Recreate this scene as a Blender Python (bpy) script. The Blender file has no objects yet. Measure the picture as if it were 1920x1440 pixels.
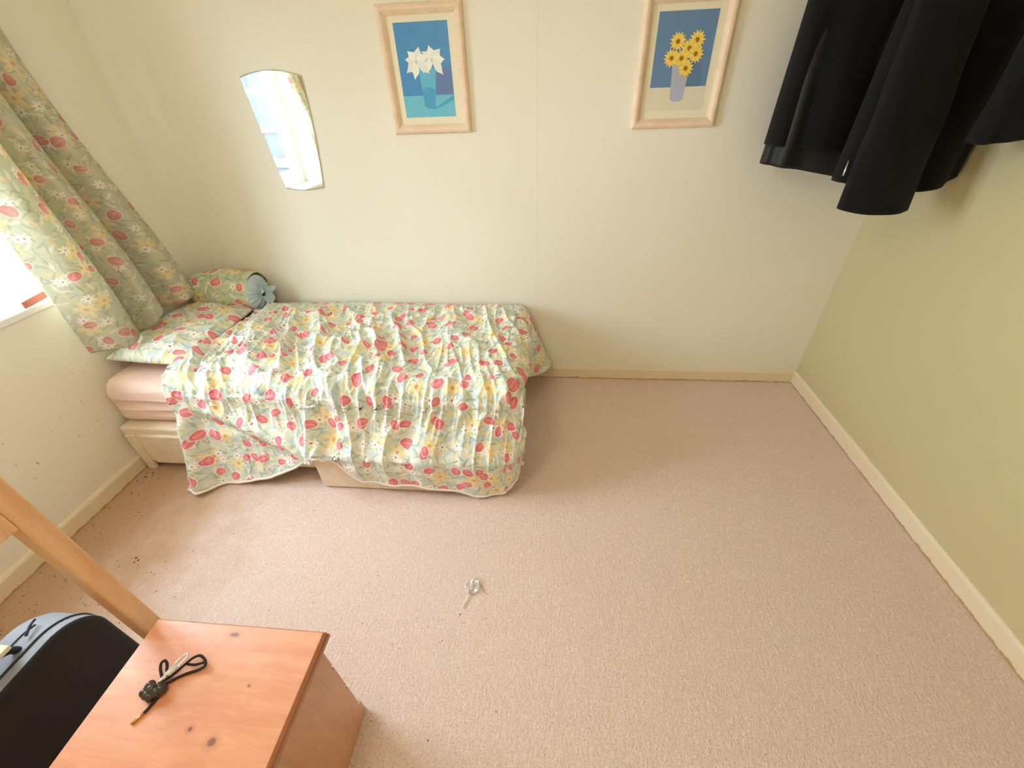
import bpy, bmesh, math, random
import numpy as np
from mathutils import Vector, Matrix

PI = math.pi
C = bpy.context.scene.collection
S = bpy.context.scene
random.seed(4)

# ------------------------------------------------------------------ camera, world, lights, exposure
cam_d = bpy.data.cameras.new('camera')
cam_d.sensor_width = 36.0
cam_d.lens = 36.0 * 773.46 / 1920.0
cam_d.clip_start = 0.02
cam = bpy.data.objects.new('camera', cam_d)
C.objects.link(cam)
R_right = Vector((0.99570604, 0.08602313, -0.03419805))
R_down = Vector((0.02311849, -0.58879153, -0.80795425))
R_fwd = Vector((-0.08963828, 0.80369432, -0.588252))
cam.matrix_world = Matrix(((R_right[0], -R_down[0], -R_fwd[0], 0.0),
                           (R_right[1], -R_down[1], -R_fwd[1], 0.0),
                           (R_right[2], -R_down[2], -R_fwd[2], 1.62),
                           (0, 0, 0, 1)))
S.camera = cam

world = bpy.data.worlds.new('World')
S.world = world
world.use_nodes = True
wn = world.node_tree
bg = wn.nodes['Background']
# bright hazy sky, paler towards the horizon, cool
_tc = wn.nodes.new('ShaderNodeTexCoord')
_sx = wn.nodes.new('ShaderNodeSeparateXYZ')
_rp = wn.nodes.new('ShaderNodeValToRGB')
wn.links.new(_tc.outputs['Generated'], _sx.inputs[0])
wn.links.new(_sx.outputs['Z'], _rp.inputs[0])
_e = _rp.color_ramp.elements
_e[0].position = 0.0
_e[0].color = (0.74, 0.85, 1.01, 1)
_e[1].position = 0.85
_e[1].color = (0.52, 0.60, 0.72, 1)
wn.links.new(_rp.outputs[0], bg.inputs['Color'])
bg.inputs['Strength'].default_value = 29.5

XL, XR, YB, YF, ZC = -2.184, 1.562, 2.3135, -0.9, 2.46
WY0, WY1, WZ0, WZ1 = 0.45, 1.64, 0.93, 2.28          # window opening in the left wall

pl = bpy.data.lights.new('window_portal', 'AREA')
pl.shape = 'RECTANGLE'
pl.size = WZ1 - WZ0
pl.size_y = WY1 - WY0
pl.cycles.is_portal = True
po = bpy.data.objects.new('window_portal', pl)
po.location = (XL - 0.26, (WY0 + WY1) / 2, (WZ0 + WZ1) / 2)
po.rotation_euler = (0, -PI / 2, 0)
C.objects.link(po)

ll = bpy.data.lights.new('fill_light', 'POINT')  # warm fill light added to lift the shadows, no lamp in view
ll.energy = 17.0
ll.color = (1.0, 0.90, 0.74)
ll.shadow_soft_size = 0.16
lo = bpy.data.objects.new('fill_light', ll)
lo.location = (-0.65, 0.45, 2.05)
C.objects.link(lo)

S.view_settings.view_transform = 'Standard'
S.view_settings.look = 'None'
S.view_settings.gamma = 1.0
S.view_settings.use_curve_mapping = False
S.view_settings.exposure = 0.24
S.cycles.max_bounces = 10
S.cycles.diffuse_bounces = 6


# ------------------------------------------------------------------ helpers
def srgb(r, g, b):
    def f(c):
        c /= 255.0
        return c / 12.92 if c <= 0.04045 else ((c + 0.055) / 1.055) ** 2.4
    return (f(r), f(g), f(b), 1.0)


def tag(o, label=None, cat=None, group=None, kind=None):
    if label: o['label'] = label
    if cat: o['category'] = cat
    if group: o['group'] = group
    if kind: o['kind'] = kind
    return o


def empty(name, loc, label=None, cat=None, group=None, kind=None):
    o = bpy.data.objects.new(name, None)
    o.empty_display_size = 0.05
    o.location = loc
    C.objects.link(o)
    return tag(o, label, cat, group, kind)


def root_loc(o):
    v = Vector((0, 0, 0))
    while o is not None:
        v += o.location
        o = o.parent
    return v


def link(name, me, mats, parent=None, org=None):
    """vertices are given in world coordinates; the origin goes to the parent's base (or org)"""
    o = bpy.data.objects.new(name, me)
    C.objects.link(o)
    if not isinstance(mats, (list, tuple)):
        mats = [mats]
    for m in mats:
        me.materials.append(m)
    if parent is not None:
        o.parent = parent
        off = root_loc(parent)
        me.transform(Matrix.Translation(-off))
    elif org is not None:
        me.transform(Matrix.Translation(-Vector(org)))
        o.location = org
    return o


def mesh(name, V, F, mats, parent=None, org=None, smooth=True, uv=None, fm=None):
    me = bpy.data.meshes.new(name)
    me.from_pydata([tuple(map(float, v)) for v in V], [], F)
    if uv is not None:
        l = me.uv_layers.new(name='UVMap')
        idx = np.empty(len(me.loops), dtype=np.int32)
        me.loops.foreach_get('vertex_index', idx)
        l.data.foreach_set('uv', np.asarray(uv, dtype=np.float32)[idx].ravel())
    if smooth:
        me.polygons.foreach_set('use_smooth', [True] * len(me.polygons))
    if fm is not None:
        me.polygons.foreach_set('material_index', fm)
    me.update()
    return link(name, me, mats, parent, org)


def from_bm(name, bm, mats, parent=None, org=None, smooth=False):
    me = bpy.data.meshes.new(name)
    bmesh.ops.recalc_face_normals(bm, faces=bm.faces)
    bm.to_mesh(me)
    bm.free()
    if smooth:
        me.polygons.foreach_set('use_smooth', [True] * len(me.polygons))
    return link(name, me, mats, parent, org)


def add_box(bm, x0, x1, y0, y1, z0, z1, bev=0.0, seg=2):
    vs = [bm.verts.new((x, y, z)) for z in (z0, z1) for y in (y0, y1) for x in (x0, x1)]
    fs = [bm.faces.new([vs[i] for i in f]) for f in
          ((0, 2, 3, 1), (4, 5, 7, 6), (0, 1, 5, 4), (2, 6, 7, 3), (0, 4, 6, 2), (1, 3, 7, 5))]
    if bev > 0:
        es = list({e for f in fs for e in f.edges})
        bmesh.ops.bevel(bm, geom=es, offset=bev, segments=seg, profile=0.5, affect='EDGES')


def box(name, dims, mats, parent=None, org=None, bev=0.0, seg=2, smooth=False):
    bm = bmesh.new()
    add_box(bm, *dims, bev=bev, seg=seg)
    return from_bm(name, bm, mats, parent, org, smooth)


def smooth_path(P, n=8):
    """Catmull-Rom through the given points"""
    P = [np.array(p, float) for p in P]
    out = []
    for i in range(len(P) - 1):
        p0 = P[max(i - 1, 0)]; p1 = P[i]; p2 = P[i + 1]; p3 = P[min(i + 2, len(P) - 1)]
        for k in range(n):
            t = k / n
            out.append(0.5 * ((2 * p1) + (-p0 + p2) * t + (2 * p0 - 5 * p1 + 4 * p2 - p3) * t * t
                              + (-p0 + 3 * p1 - 3 * p2 + p3) * t ** 3))
    out.append(P[-1])
    return out


def tube_geo(P, r, n=10):
    P = [Vector(p) for p in P]
    if not isinstance(r, (list, tuple)):
        r = [r] * len(P)
    V, F = [], []
    up = Vector((0.123, 0.37, 1)).normalized()
    for i, p in enumerate(P):
        t = (P[min(i + 1, len(P) - 1)] - P[max(i - 1, 0)]).normalized()
        a = t.cross(up)
        if a.length < 1e-3:
            a = t.cross(Vector((1, 0, 0)))
        a.normalize()
        b = t.cross(a)
        for k in range(n):
            th = 2 * PI * k / n
            V.append(p + (a * math.cos(th) + b * math.sin(th)) * r[i])
    for i in range(len(P) - 1):
        for k in range(n):
            F.append((i * n + k, i * n + (k + 1) % n, (i + 1) * n + (k + 1) % n, (i + 1) * n + k))
    F.append(tuple(range(n))[::-1])
    F.append(tuple(range((len(P) - 1) * n, len(P) * n)))
    return V, F


def tube(name, P, r, mat, parent=None, org=None, n=10):
    V, F = tube_geo(P, r, n)
    return mesh(name, V, F, mat, parent, org)


def grid_faces(ni, nj, wrap_i=False):
    F = []
    for i in range(ni if wrap_i else ni - 1):
        for j in range(nj - 1):
            a = i * nj + j
            b = ((i + 1) % ni) * nj + j
            F.append((a, b, b + 1, a + 1))
    return F


def vnoise(x, y, seed=0):
    x = np.asarray(x, float); y = np.asarray(y, float)
    xi = np.floor(x).astype(np.int64); yi = np.floor(y).astype(np.int64)
    fx = x - xi; fy = y - yi
    fx = fx * fx * fx * (fx * (fx * 6 - 15) + 10); fy = fy * fy * fy * (fy * (fy * 6 - 15) + 10)

    def h(a, b):
        n = (a * 374761393 + b * 668265263 + seed * 2147001325) & 0xFFFFFFFF
        n = ((n ^ (n >> 13)) * 1274126177) & 0xFFFFFFFF
        n = n ^ (n >> 16)
        return (n & 0xFFFF) / 65535.0
    return ((h(xi, yi) * (1 - fx) + h(xi + 1, yi) * fx) * (1 - fy)
            + (h(xi, yi + 1) * (1 - fx) + h(xi + 1, yi + 1) * fx) * fy)


def ridge(x, y, seed=0, p=2.0):
    return (1 - np.abs(2 * vnoise(x, y, seed) - 1)) ** p


def sstep(a, b, x):
    t = np.clip((np.asarray(x, float) - a) / (b - a), 0, 1)
    return t * t * (3 - 2 * t)


# ------------------------------------------------------------------ node helper
class NT:
    def __init__(self, name):
        self.mat = bpy.data.materials.new(name)
        self.mat.use_nodes = True
        self.t = self.mat.node_tree
        self.bsdf = self.t.nodes['Principled BSDF']
        self.out = self.t.nodes['Material Output']

    def n(self, typ, **kw):
        nd = self.t.nodes.new(typ)
        for k, v in kw.items():
            setattr(nd, k, v)
        return nd

    def put(self, sock, v):
        if hasattr(v, 'node') or isinstance(v, bpy.types.NodeSocket):
            self.t.links.new(v, sock)
        else:
            sock.default_value = v

    def m(self, op, a, b=0.0, c=None, clamp=False):
        nd = self.n('ShaderNodeMath', operation=op, use_clamp=clamp)
        self.put(nd.inputs[0], a); self.put(nd.inputs[1], b)
        if c is not None: self.put(nd.inputs[2], c)
        return nd.outputs[0]

    def v(self, op, a, b=(0, 0, 0)):
        nd = self.n('ShaderNodeVectorMath', operation=op)
        self.put(nd.inputs[0], a); self.put(nd.inputs[1], b)
        return nd.outputs['Value'] if op in ('LENGTH', 'DISTANCE', 'DOT_PRODUCT') else nd.outputs[0]

    def mul(self, vec, s):
        return self.v('MULTIPLY', vec, s)

    def mix(self, fac, a, b):
        nd = self.n('ShaderNodeMixRGB')
        self.put(nd.inputs[0], fac); self.put(nd.inputs[1], a); self.put(nd.inputs[2], b)
        return nd.outputs[0]

    def noise(self, vec, scale, detail=2.0, rough=0.5, out='Fac'):
        nd = self.n('ShaderNodeTexNoise')
        self.put(nd.inputs['Vector'], vec)
        nd.inputs['Scale'].default_value = scale
        nd.inputs['Detail'].default_value = detail
        nd.inputs['Roughness'].default_value = rough
        return nd.outputs[out]

    def lt(self, val, thr, w):
        """1 where val < thr with a soft border of width w"""
        return self.m('MULTIPLY_ADD', self.m('SUBTRACT', thr, val), 1.0 / w, 0.5, clamp=True)

    def ramp(self, fac, stops):
        nd = self.n('ShaderNodeValToRGB')
        e = nd.color_ramp.elements
        while len(e) < len(stops): e.new(0.5)
        for i, (p, c) in enumerate(stops):
            e[i].position = p
            e[i].color = c if len(c) == 4 else (*c, 1)
        self.put(nd.inputs[0], fac)
        return nd.outputs[0]

    def sep(self, vec):
        nd = self.n('ShaderNodeSeparateXYZ')
        self.put(nd.inputs[0], vec)
        return nd.outputs

    def bump(self, h, strength=0.3, dist=0.01, inp='Normal'):
        nd = self.n('ShaderNodeBump')
        nd.inputs['Strength'].default_value = strength
        nd.inputs['Distance'].default_value = dist
        self.put(nd.inputs['Height'], h)
        self.t.links.new(nd.outputs[0], self.bsdf.inputs[inp])

    def coord(self, which='Object'):
        return self.n('ShaderNodeTexCoord').outputs[which]

    def base(self, col, rough=0.6, **kw):
        self.put(self.bsdf.inputs['Base Color'], col)
        self.put(self.bsdf.inputs['Roughness'], rough)
        for k, v in kw.items():
            self.put(self.bsdf.inputs[k.replace('_', ' ')], v)
        return self.mat


def plain(name, col, rough=0.6, noise_amt=0.06, scale=30.0, bump=0.0, **kw):
    t = NT(name)
    co = t.coord('Object')
    f = t.noise(co, scale, 3)
    dark = tuple(c * (1 - noise_amt) for c in col[:3]) + (1,)
    lite = tuple(min(1, c * (1 + noise_amt)) for c in col[:3]) + (1,)
    t.base(t.mix(f, dark, lite), rough, **kw)
    if bump: t.bump(t.noise(co, scale * 6, 2), bump, 0.002)
    return t.mat


# ------------------------------------------------------------------ materials
def wall_mat(name, seam=None, specks=False, c0=(238, 233, 216), c1=(243, 239, 224)):
    t = NT(name)
    co = t.coord('Object')
    big = t.noise(co, 1.6, 3)
    col = t.mix(big, srgb(*c0), srgb(*c1))
    x, y, z = t.sep(co)
    if seam is not None:
        d = t.m('ABSOLUTE', t.m('SUBTRACT', x, seam))
        s = t.m('MULTIPLY', t.lt(d, 0.0012, 0.001), 0.28)
        col = t.mix(s, col, srgb(196, 184, 146))
        d2 = t.m('ABSOLUTE', t.m('SUBTRACT', x, seam - 0.53))
        s2 = t.m('MULTIPLY', t.lt(d2, 0.0008, 0.001), 0.12)
        col = t.mix(s2, col, srgb(196, 184, 146))
    # small scuffs scattered over the paint
    vo = t.n('ShaderNodeTexVoronoi')
    t.put(vo.inputs['Vector'], co)
    vo.inputs['Scale'].default_value = 9.0
    r = t.sep(vo.outputs['Color'])
    sc = t.m('MULTIPLY', t.lt(vo.outputs['Distance'], 0.05, 0.03), t.m('GREATER_THAN', r[0], 0.90))
    col = t.mix(t.m('MULTIPLY', sc, 0.35), col, srgb(150, 132, 96))
    if specks:
        # mouldy dark specks low on the window wall, beside the bed
        n = t.noise(co, 46, 3, 0.6)
        m = t.m('GREATER_THAN', n, 0.70)
        low = t.m('MULTIPLY', t.lt(z, 0.62, 0.25), t.m('GREATER_THAN', y, 0.9))
        col = t.mix(t.m('MULTIPLY', t.m('MULTIPLY', m, low), 0.55), col, srgb(112, 96, 66))
    t.base(col, 0.62, **{'Specular IOR Level': 0.25})
    t.bump(t.noise(co, 70, 3), 0.06, 0.003)
    return t.mat


M = {}
M['wall_back'] = wall_mat('wall_back_paint', seam=-0.083)
M['wall'] = wall_mat('wall_paint')
M['wall_right'] = wall_mat('wall_right_shaded', c0=(202, 190, 146), c1=(208, 197, 153))  # darker olive base stands in for light falling off towards this wall
M['wall_left'] = wall_mat('wall_left_paint', specks=True)
M['ceiling'] = plain('ceiling_paint', srgb(242, 238, 226), 0.8)


def carpet():
    t = NT('carpet')
    co = t.coord('Object')
    x, y, z = t.sep(co)
    big = t.noise(co, 2.2, 4, 0.6)
    mid = t.noise(co, 13, 4, 0.6)
    pile = t.noise(co, 190, 3, 0.65)
    stretched = t.noise(t.mul(co, (1.0, 0.55, 1.0)), 95, 3, 0.6)
    col = t.mix(big, srgb(238, 213, 199), srgb(243, 221, 208))
    col = t.mix(t.m('MULTIPLY', mid, 0.55), col, srgb(224, 199, 188))
    col = t.mix(t.m('MULTIPLY', t.lt(pile, 0.45, 0.14), 0.60), col, srgb(196, 168, 155))
    col = t.mix(t.m('MULTIPLY', t.lt(t.m('SUBTRACT', 1.0, stretched), 0.41, 0.12), 0.42), col, srgb(250, 232, 222))
    # worn, dirty track beside the window wall
    dl = t.m('SUBTRACT', x, XL)
    w = t.m('MULTIPLY_ADD', t.m('SUBTRACT', t.noise(co, 5, 4, 0.65), 0.5), 0.9, 0.62)
    dirt = t.m('MULTIPLY', t.lt(dl, w, 0.55), 0.80)
    col = t.mix(dirt, col, srgb(192, 152, 114))
    spots = t.m('GREATER_THAN', t.noise(co, 60, 2, 0.6), 0.715)
    near = t.lt(dl, 0.35, 0.5)
    col = t.mix(t.m('MULTIPLY', t.m('MULTIPLY', spots, near), 0.7), col, srgb(92, 72, 52))
    specks = t.m('GREATER_THAN', t.noise(co, 75, 1, 0.5), 0.775)
    col = t.mix(t.m('MULTIPLY', specks, 0.5), col, srgb(120, 96, 76))
    t.base(col, 0.95, **{'Specular IOR Level': 0.1})
    h = t.m('ADD', t.m('MULTIPLY', pile, 0.6), stretched)
    t.bump(h, 0.5, 0.010)
    return t.mat


M['carpet'] = carpet()


def skirting():
    t = NT('skirting_paint')
    co = t.coord('Object')
    x, y, z = t.sep(co)
    col = t.mix(t.noise(co, 6, 3), srgb(233, 216, 182), srgb(238, 224, 194))
    grime = t.m('MULTIPLY', t.lt(z, t.m('MULTIPLY_ADD', t.noise(co, 22, 4, 0.7), 0.03, -0.007), 0.006), 0.8)
    col = t.mix(grime, col, srgb(176, 132, 70))
    t.base(col, 0.45)
    return t.mat


M['skirting'] = skirting()
M['upvc'] = plain('white_window_paint', srgb(240, 240, 236), 0.35, 0.03)


def glass():
    t = NT('window_glass')
    tr = t.n('ShaderNodeBsdfTransparent')
    tr.inputs[0].default_value = (0.96, 0.98, 0.97, 1)
    gl = t.n('ShaderNodeBsdfGlossy')
    gl.inputs['Roughness'].default_value = 0.02
    mx = t.n('ShaderNodeMixShader')
    mx.inputs[0].default_value = 0.05
    t.t.links.new(tr.outputs[0], mx.inputs[1])
    t.t.links.new(gl.outputs[0], mx.inputs[2])
    t.t.links.new(mx.outputs[0], t.out.inputs['Surface'])
    return t.mat


M['glass'] = glass()


def wrapper():
    t = NT('clear_wrapper')
    tr = t.n('ShaderNodeBsdfTransparent')
    tr.inputs[0].default_value = (0.93, 0.91, 0.91, 1)
    gl = t.n('ShaderNodeBsdfGlossy')
    gl.inputs['Roughness'].default_value = 0.12
    df = t.n('ShaderNodeBsdfDiffuse')
    df.inputs[0].default_value = srgb(240, 234, 234)
    m1 = t.n('ShaderNodeMixShader'); m1.inputs[0].default_value = 0.7
    m2 = t.n('ShaderNodeMixShader'); m2.inputs[0].default_value = 0.62
    t.t.links.new(gl.outputs[0], m1.inputs[1]); t.t.links.new(df.outputs[0], m1.inputs[2])
    t.t.links.new(tr.outputs[0], m2.inputs[1]); t.t.links.new(m1.outputs[0], m2.inputs[2])
    t.t.links.new(m2.outputs[0], t.out.inputs['Surface'])
    return t.mat


M['wrapper'] = wrapper()


def floral(name, k=1.0, ground=((204, 218, 222), (222, 228, 208), (243, 237, 216)), leaf=(156, 176, 148),
           pink=(236, 128, 138), tul=0.80, translucent=0.0, blue=0.35, fade=None, rough=0.85):
    """printed cotton: tulips, daffodils and daisies over pale leaves; k scales the print"""
    t = NT(name)
    uv = t.coord('UV')
    uv = t.mul(uv, (1 / k, 1 / k, 1))
    nz = t.noise(uv, 28, 2, 0.5, out='Color')
    wv = t.v('ADD', uv, t.mul(t.v('SUBTRACT', nz, (0.5, 0.5, 0.5)), (0.016, 0.016, 0)))
    g0, g1, g2 = [srgb(*c) for c in ground]
    a = t.noise(uv, 26, 3, 0.6)
    col = t.ramp(a, [(0.36, g0), (0.5, g1), (0.66, g2)])
    def cells(scale, off, rnd=0.85):
        p = t.v('ADD', wv, off)
        vo = t.n('ShaderNodeTexVoronoi', voronoi_dimensions='2D')
        t.put(vo.inputs['Vector'], p)
        vo.inputs['Scale'].default_value = scale
        vo.inputs['Randomness'].default_value = rnd
        loc = t.v('SUBTRACT', p, vo.outputs['Position'])
        rgb = t.sep(vo.outputs['Color'])
        x, y, z = t.sep(loc)
        r = t.m('SQRT', t.m('ADD', t.m('MULTIPLY', x, x), t.m('MULTIPLY', y, y)))
        th = t.m('ADD', t.m('ARCTAN2', y, x), t.m('MULTIPLY', rgb[0], 6.283))
        return r, th, rgb

    # soft brush strokes and leaves turned every way
    for off, sc, rx, ry, c, pres, amt in (((3.1, 0.7, 0), 15, 0.0065, 0.030, srgb(176, 198, 220), 0.75, blue),
                                     ((1.7, 5.2, 0), 17, 0.0050, 0.026, srgb(*leaf), 0.8, 0.55),
                                     ((6.4, 2.2, 0), 14, 0.0080, 0.030, srgb(238, 220, 168), 0.75, 0.6),
                                     ((4.9, 8.3, 0), 18, 0.0042, 0.024, srgb(*leaf), 0.7, 0.5),
                                     ((8.8, 3.6, 0), 16, 0.0060, 0.020, srgb(248, 246, 236), 0.7, 0.7),
                                     ((2.2, 9.9, 0), 21, 0.0024, 0.022, srgb(118, 136, 112), 0.55, 0.5)):
        r, th, rgb = cells(sc, off, 1.0)
        ex = t.m('DIVIDE', t.m('MULTIPLY', r, t.m('COSINE', th)), rx)
        ey = t.m('DIVIDE', t.m('MULTIPLY', r, t.m('SINE', th)), ry)
        e = t.m('SQRT', t.m('ADD', t.m('MULTIPLY', ex, ex), t.m('MULTIPLY', ey, ey)))
        mk = t.m('MULTIPLY', t.lt(e, 1.0, 0.35), t.m('MULTIPLY', t.m('LESS_THAN', rgb[1], pres), amt))
        col = t.mix(mk, col, c)
    # daffodils: big pointed petals, warm heart
    for off, pres in (((0.31, 0.17, 0), 0.62),):
        r, th, rgb = cells(7.0, off)
        on = t.m('LESS_THAN', rgb[1], pres)
        pet = t.m('MULTIPLY_ADD', t.m('COSINE', t.m('MULTIPLY', th, 6.0)), 0.014, 0.036)
        body = t.m('MULTIPLY', t.lt(r, pet, 0.005), on)
        col = t.mix(body, col, t.mix(t.noise(wv, 120, 2), srgb(244, 224, 160), srgb(250, 240, 204)))
        rib = t.m('POWER', t.m('ABSOLUTE', t.m('COSINE', t.m('MULTIPLY', th, 9.0))), 10.0)
        col = t.mix(t.m('MULTIPLY', t.m('MULTIPLY', rib, body), 0.5), col, srgb(222, 184, 110))
        rim = t.m('MULTIPLY', t.lt(t.m('ABSOLUTE', t.m('SUBTRACT', r, pet)), 0.0012, 0.002), on)
        col = t.mix(t.m('MULTIPLY', rim, 0.45), col, srgb(196, 164, 96))
        heart = t.m('MULTIPLY', t.lt(r, 0.0085, 0.004), on)
        col = t.mix(t.m('MULTIPLY', heart, 0.8), col, srgb(226, 158, 84))
    # daisies: white petals, reddish heart
    for off in ((0.77, 0.43, 0), (1.37, 2.11, 0)):
        r, th, rgb = cells(9.0, off)
        on = t.m('LESS_THAN', rgb[1], 0.55)
        pet = t.m('MULTIPLY_ADD', t.m('COSINE', t.m('MULTIPLY', th, 7.0)), 0.006, 0.018)
        body = t.m('MULTIPLY', t.lt(r, pet, 0.003), on)
        col = t.mix(body, col, srgb(252, 250, 240))
        rim = t.m('MULTIPLY', t.lt(t.m('ABSOLUTE', t.m('SUBTRACT', r, t.m('ADD', pet, 0.001))), 0.0008, 0.0014), on)
        col = t.mix(t.m('MULTIPLY', rim, 0.35), col, srgb(140, 150, 140))
        heart = t.m('MULTIPLY', t.lt(r, 0.0042, 0.002), on)
        col = t.mix(heart, col, srgb(196, 110, 90))
    # tulips: pale halo, pink egg, darker petal lines
    for off, pres in (((0.0, 0.0, 0), tul), ((2.53, 1.19, 0), tul * 0.40)):
        r, th, rgb = cells(9.0, off)
        on = t.m('LESS_THAN', rgb[1], pres)
        grow = t.m('MULTIPLY_ADD', rgb[2], 0.35, 0.80)
        x = t.m('DIVIDE', t.m('MULTIPLY', r, t.m('COSINE', th)), grow)
        y = t.m('DIVIDE', t.m('MULTIPLY', r, t.m('SINE', th)), grow)
        ex = t.m('DIVIDE', x, 0.0195); ey = t.m('DIVIDE', y, 0.0255)
        e = t.m('SQRT', t.m('ADD', t.m('MULTIPLY', ex, ex), t.m('MULTIPLY', ey, ey)))
        col = t.mix(t.m('MULTIPLY', t.m('MULTIPLY', t.lt(e, 1.17, 0.06), on), 0.85), col, srgb(250, 232, 224))
        inside = t.m('MULTIPLY', t.lt(e, 1.0, 0.06), on)
        pk = t.mix(t.m('MULTIPLY_ADD', ey, 0.5, 0.5, clamp=True), srgb(*pink), srgb(246, 170, 170))
        pk = t.mix(t.m('MULTIPLY', t.lt(t.m('ABSOLUTE', t.m('SUBTRACT', e, 0.86)), 0.07, 0.05), 0.65), pk, srgb(214, 84, 100))
        px = t.m('SUBTRACT', t.m('ABSOLUTE', ex), t.m('MULTIPLY_ADD', t.m('MULTIPLY', ey, ey), -0.42, 0.42))
        pk = t.mix(t.m('MULTIPLY', t.lt(t.m('ABSOLUTE', px), 0.055, 0.06), 0.7), pk, srgb(212, 84, 98))
        hl = t.lt(t.m('ABSOLUTE', t.m('SUBTRACT', ex, 0.15)), 0.10, 0.12)
        pk = t.mix(t.m('MULTIPLY', hl, 0.35), pk, srgb(252, 206, 202))
        col = t.mix(inside, col, pk)
    if fade is not None:
        col = t.mix(fade[1], col, srgb(*fade[0]))
    t.base(col, rough, **{'Specular IOR Level': 0.15})
    fine = t.noise(t.coord('UV'), 42, 3, 0.6)
    t.bump(fine, 0.18, 0.01)
    if translucent > 0:
        tl = t.n('ShaderNodeBsdfTranslucent')
        t.put(tl.inputs['Color'], col)
        mx = t.n('ShaderNodeMixShader')
        mx.inputs[0].default_value = translucent
        t.t.links.new(t.bsdf.outputs[0], mx.inputs[1])
        t.t.links.new(tl.outputs[0], mx.inputs[2])
        t.t.links.new(mx.outputs[0], t.out.inputs['Surface'])
    return t.mat


M['duvet'] = floral('floral_duvet_print', 1.0, blue=0.5)
M['pillow'] = floral('floral_pillow_print', 1.25, blue=0.45)
M['bolster'] = floral('floral_bolster_print', 1.1, ground=((190, 206, 188), (200, 210, 176), (226, 220, 182)), blue=0.2)
M['curtain'] = floral('floral_curtain_print', 0.88, ground=((196, 206, 184), (206, 212, 188), (222, 214, 186)),
                      leaf=(150, 156, 122), pink=(206, 112, 104), tul=0.42, translucent=0.24, blue=0.15,
                      fade=((206, 194, 168), 0.38))
M['lining'] = plain('white_cotton_lining', srgb(240, 232, 222), 0.85, 0.03, 40, 0.1)
M['frill'] = plain('pale_blue_cotton', srgb(190, 208, 214), 0.85, 0.05, 40, 0.15)
M['sheet'] = plain('pink_cotton_sheet', srgb(242, 212, 198), 0.85, 0.03, 14, 0.12)


def damask():
    t = NT('cream_damask')
    co = t.coord('Object')
    f = t.noise(co, 16, 2, 0.5)
    mk = t.lt(t.m('ABSOLUTE', t.m('SUBTRACT', f, 0.5)), 0.035, 0.03)
    col = t.mix(t.m('MULTIPLY', mk, 0.6), srgb(234, 216, 190), srgb(244, 230, 210))
    t.base(col, 0.7)
    t.bump(t.noise(co, 260, 2), 0.15, 0.002)
    return t.mat


M['damask'] = damask()
M['castor'] = plain('dark_castor_plastic', srgb(60, 54, 40), 0.5)


def pine(name, c0, c1, c2, grain=(1.0, 9.0, 9.0), board=None, knots=(), rough=0.45, coat=1.0):
    """grain: stretch of the noise per axis; board: (axis, width) plank tone steps; knots: (x, y, rx, ry)"""
    t = NT(name)
    co = t.coord('Object')
    sv = t.mul(co, grain)
    warp = t.noise(co, 5, 2, 0.5, out='Color')
    sv = t.v('ADD', sv, t.mul(t.v('SUBTRACT', warp, (0.5, 0.5, 0.5)), (0.45, 0.45, 0.45)))
    g = t.noise(sv, 3.4, 4, 0.6)
    fine = t.noise(sv, 15, 3, 0.65)
    col = t.ramp(g, [(0.30, srgb(*c0)), (0.5, srgb(*c1)), (0.70, srgb(*c2))])
    col = t.mix(t.m('MULTIPLY', t.lt(fine, 0.42, 0.14), 0.28), col, srgb(*c0))
    if board:
        ax = t.sep(co)[board[0]]
        idx = t.m('FLOOR', t.m('DIVIDE', t.m('ADD', ax, 20.0), board[1]))
        rnd = t.m('FRACT', t.m('MULTIPLY', t.m('SINE', t.m('MULTIPLY', idx, 12.9898)), 43758.5))
        col = t.mix(t.m('MULTIPLY', rnd, 0.38), col, srgb(*c2))
        fr = t.m('FRACT', t.m('DIVIDE', t.m('ADD', ax, 20.0), board[1]))
        col = t.mix(t.m('MULTIPLY', t.lt(fr, 0.015, 0.012), 0.30), col, srgb(*c0))
    x, y, z = t.sep(co)
    for kx, ky, rx, ry in knots:
        dx = t.m('DIVIDE', t.m('SUBTRACT', x, kx), rx)
        dy = t.m('DIVIDE', t.m('SUBTRACT', y, ky), ry)
        e = t.m('SQRT', t.m('ADD', t.m('MULTIPLY', dx, dx), t.m('MULTIPLY', dy, dy)))
        col = t.mix(t.m('MULTIPLY', t.lt(e, 1.7, 1.6), 0.45), col, srgb(196, 116, 66))
        col = t.mix(t.m('MULTIPLY', t.lt(e, 0.8, 0.5), 0.85), col, srgb(112, 62, 36))
    t.base(col, rough, **{'Coat Weight': coat, 'Coat Roughness': 0.40})
    t.bump(fine, 0.05, 0.002)
    return t.mat


CAB = (-0.7775, 0.23, 0.0)       # bedside cabinet base
kn = [(-0.691 - CAB[0], 0.200 - CAB[1], 0.010, 0.009), (-0.753 - CAB[0], 0.217 - CAB[1], 0.006, 0.005),
      (-0.776 - CAB[0], 0.404 - CAB[1], 0.014, 0.006), (-0.672 - CAB[0], 0.302 - CAB[1], 0.004, 0.003)]
M['pine_top'] = pine('orange_pine_top', (214, 136, 92), (228, 152, 106), (238, 168, 122), (1.2, 10, 8), (1, 0.083), kn)
M['pine_side'] = pine('orange_pine_side', (184, 122, 80), (208, 148, 104), (220, 166, 122), (8, 8, 1.1), (1, 0.11))
M['pine_shaded'] = pine('orange_pine_shaded', (158, 92, 52), (176, 108, 64), (190, 122, 76), (7, 1.2, 7))  # wood darkened to put the shade of the cabinet's edge into its colour
M['pine_pale'] = pine('pale_pine', (222, 170, 122), (232, 184, 138), (240, 196, 150), (8, 8, 1.0), rough=0.4, coat=0.15)
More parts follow.
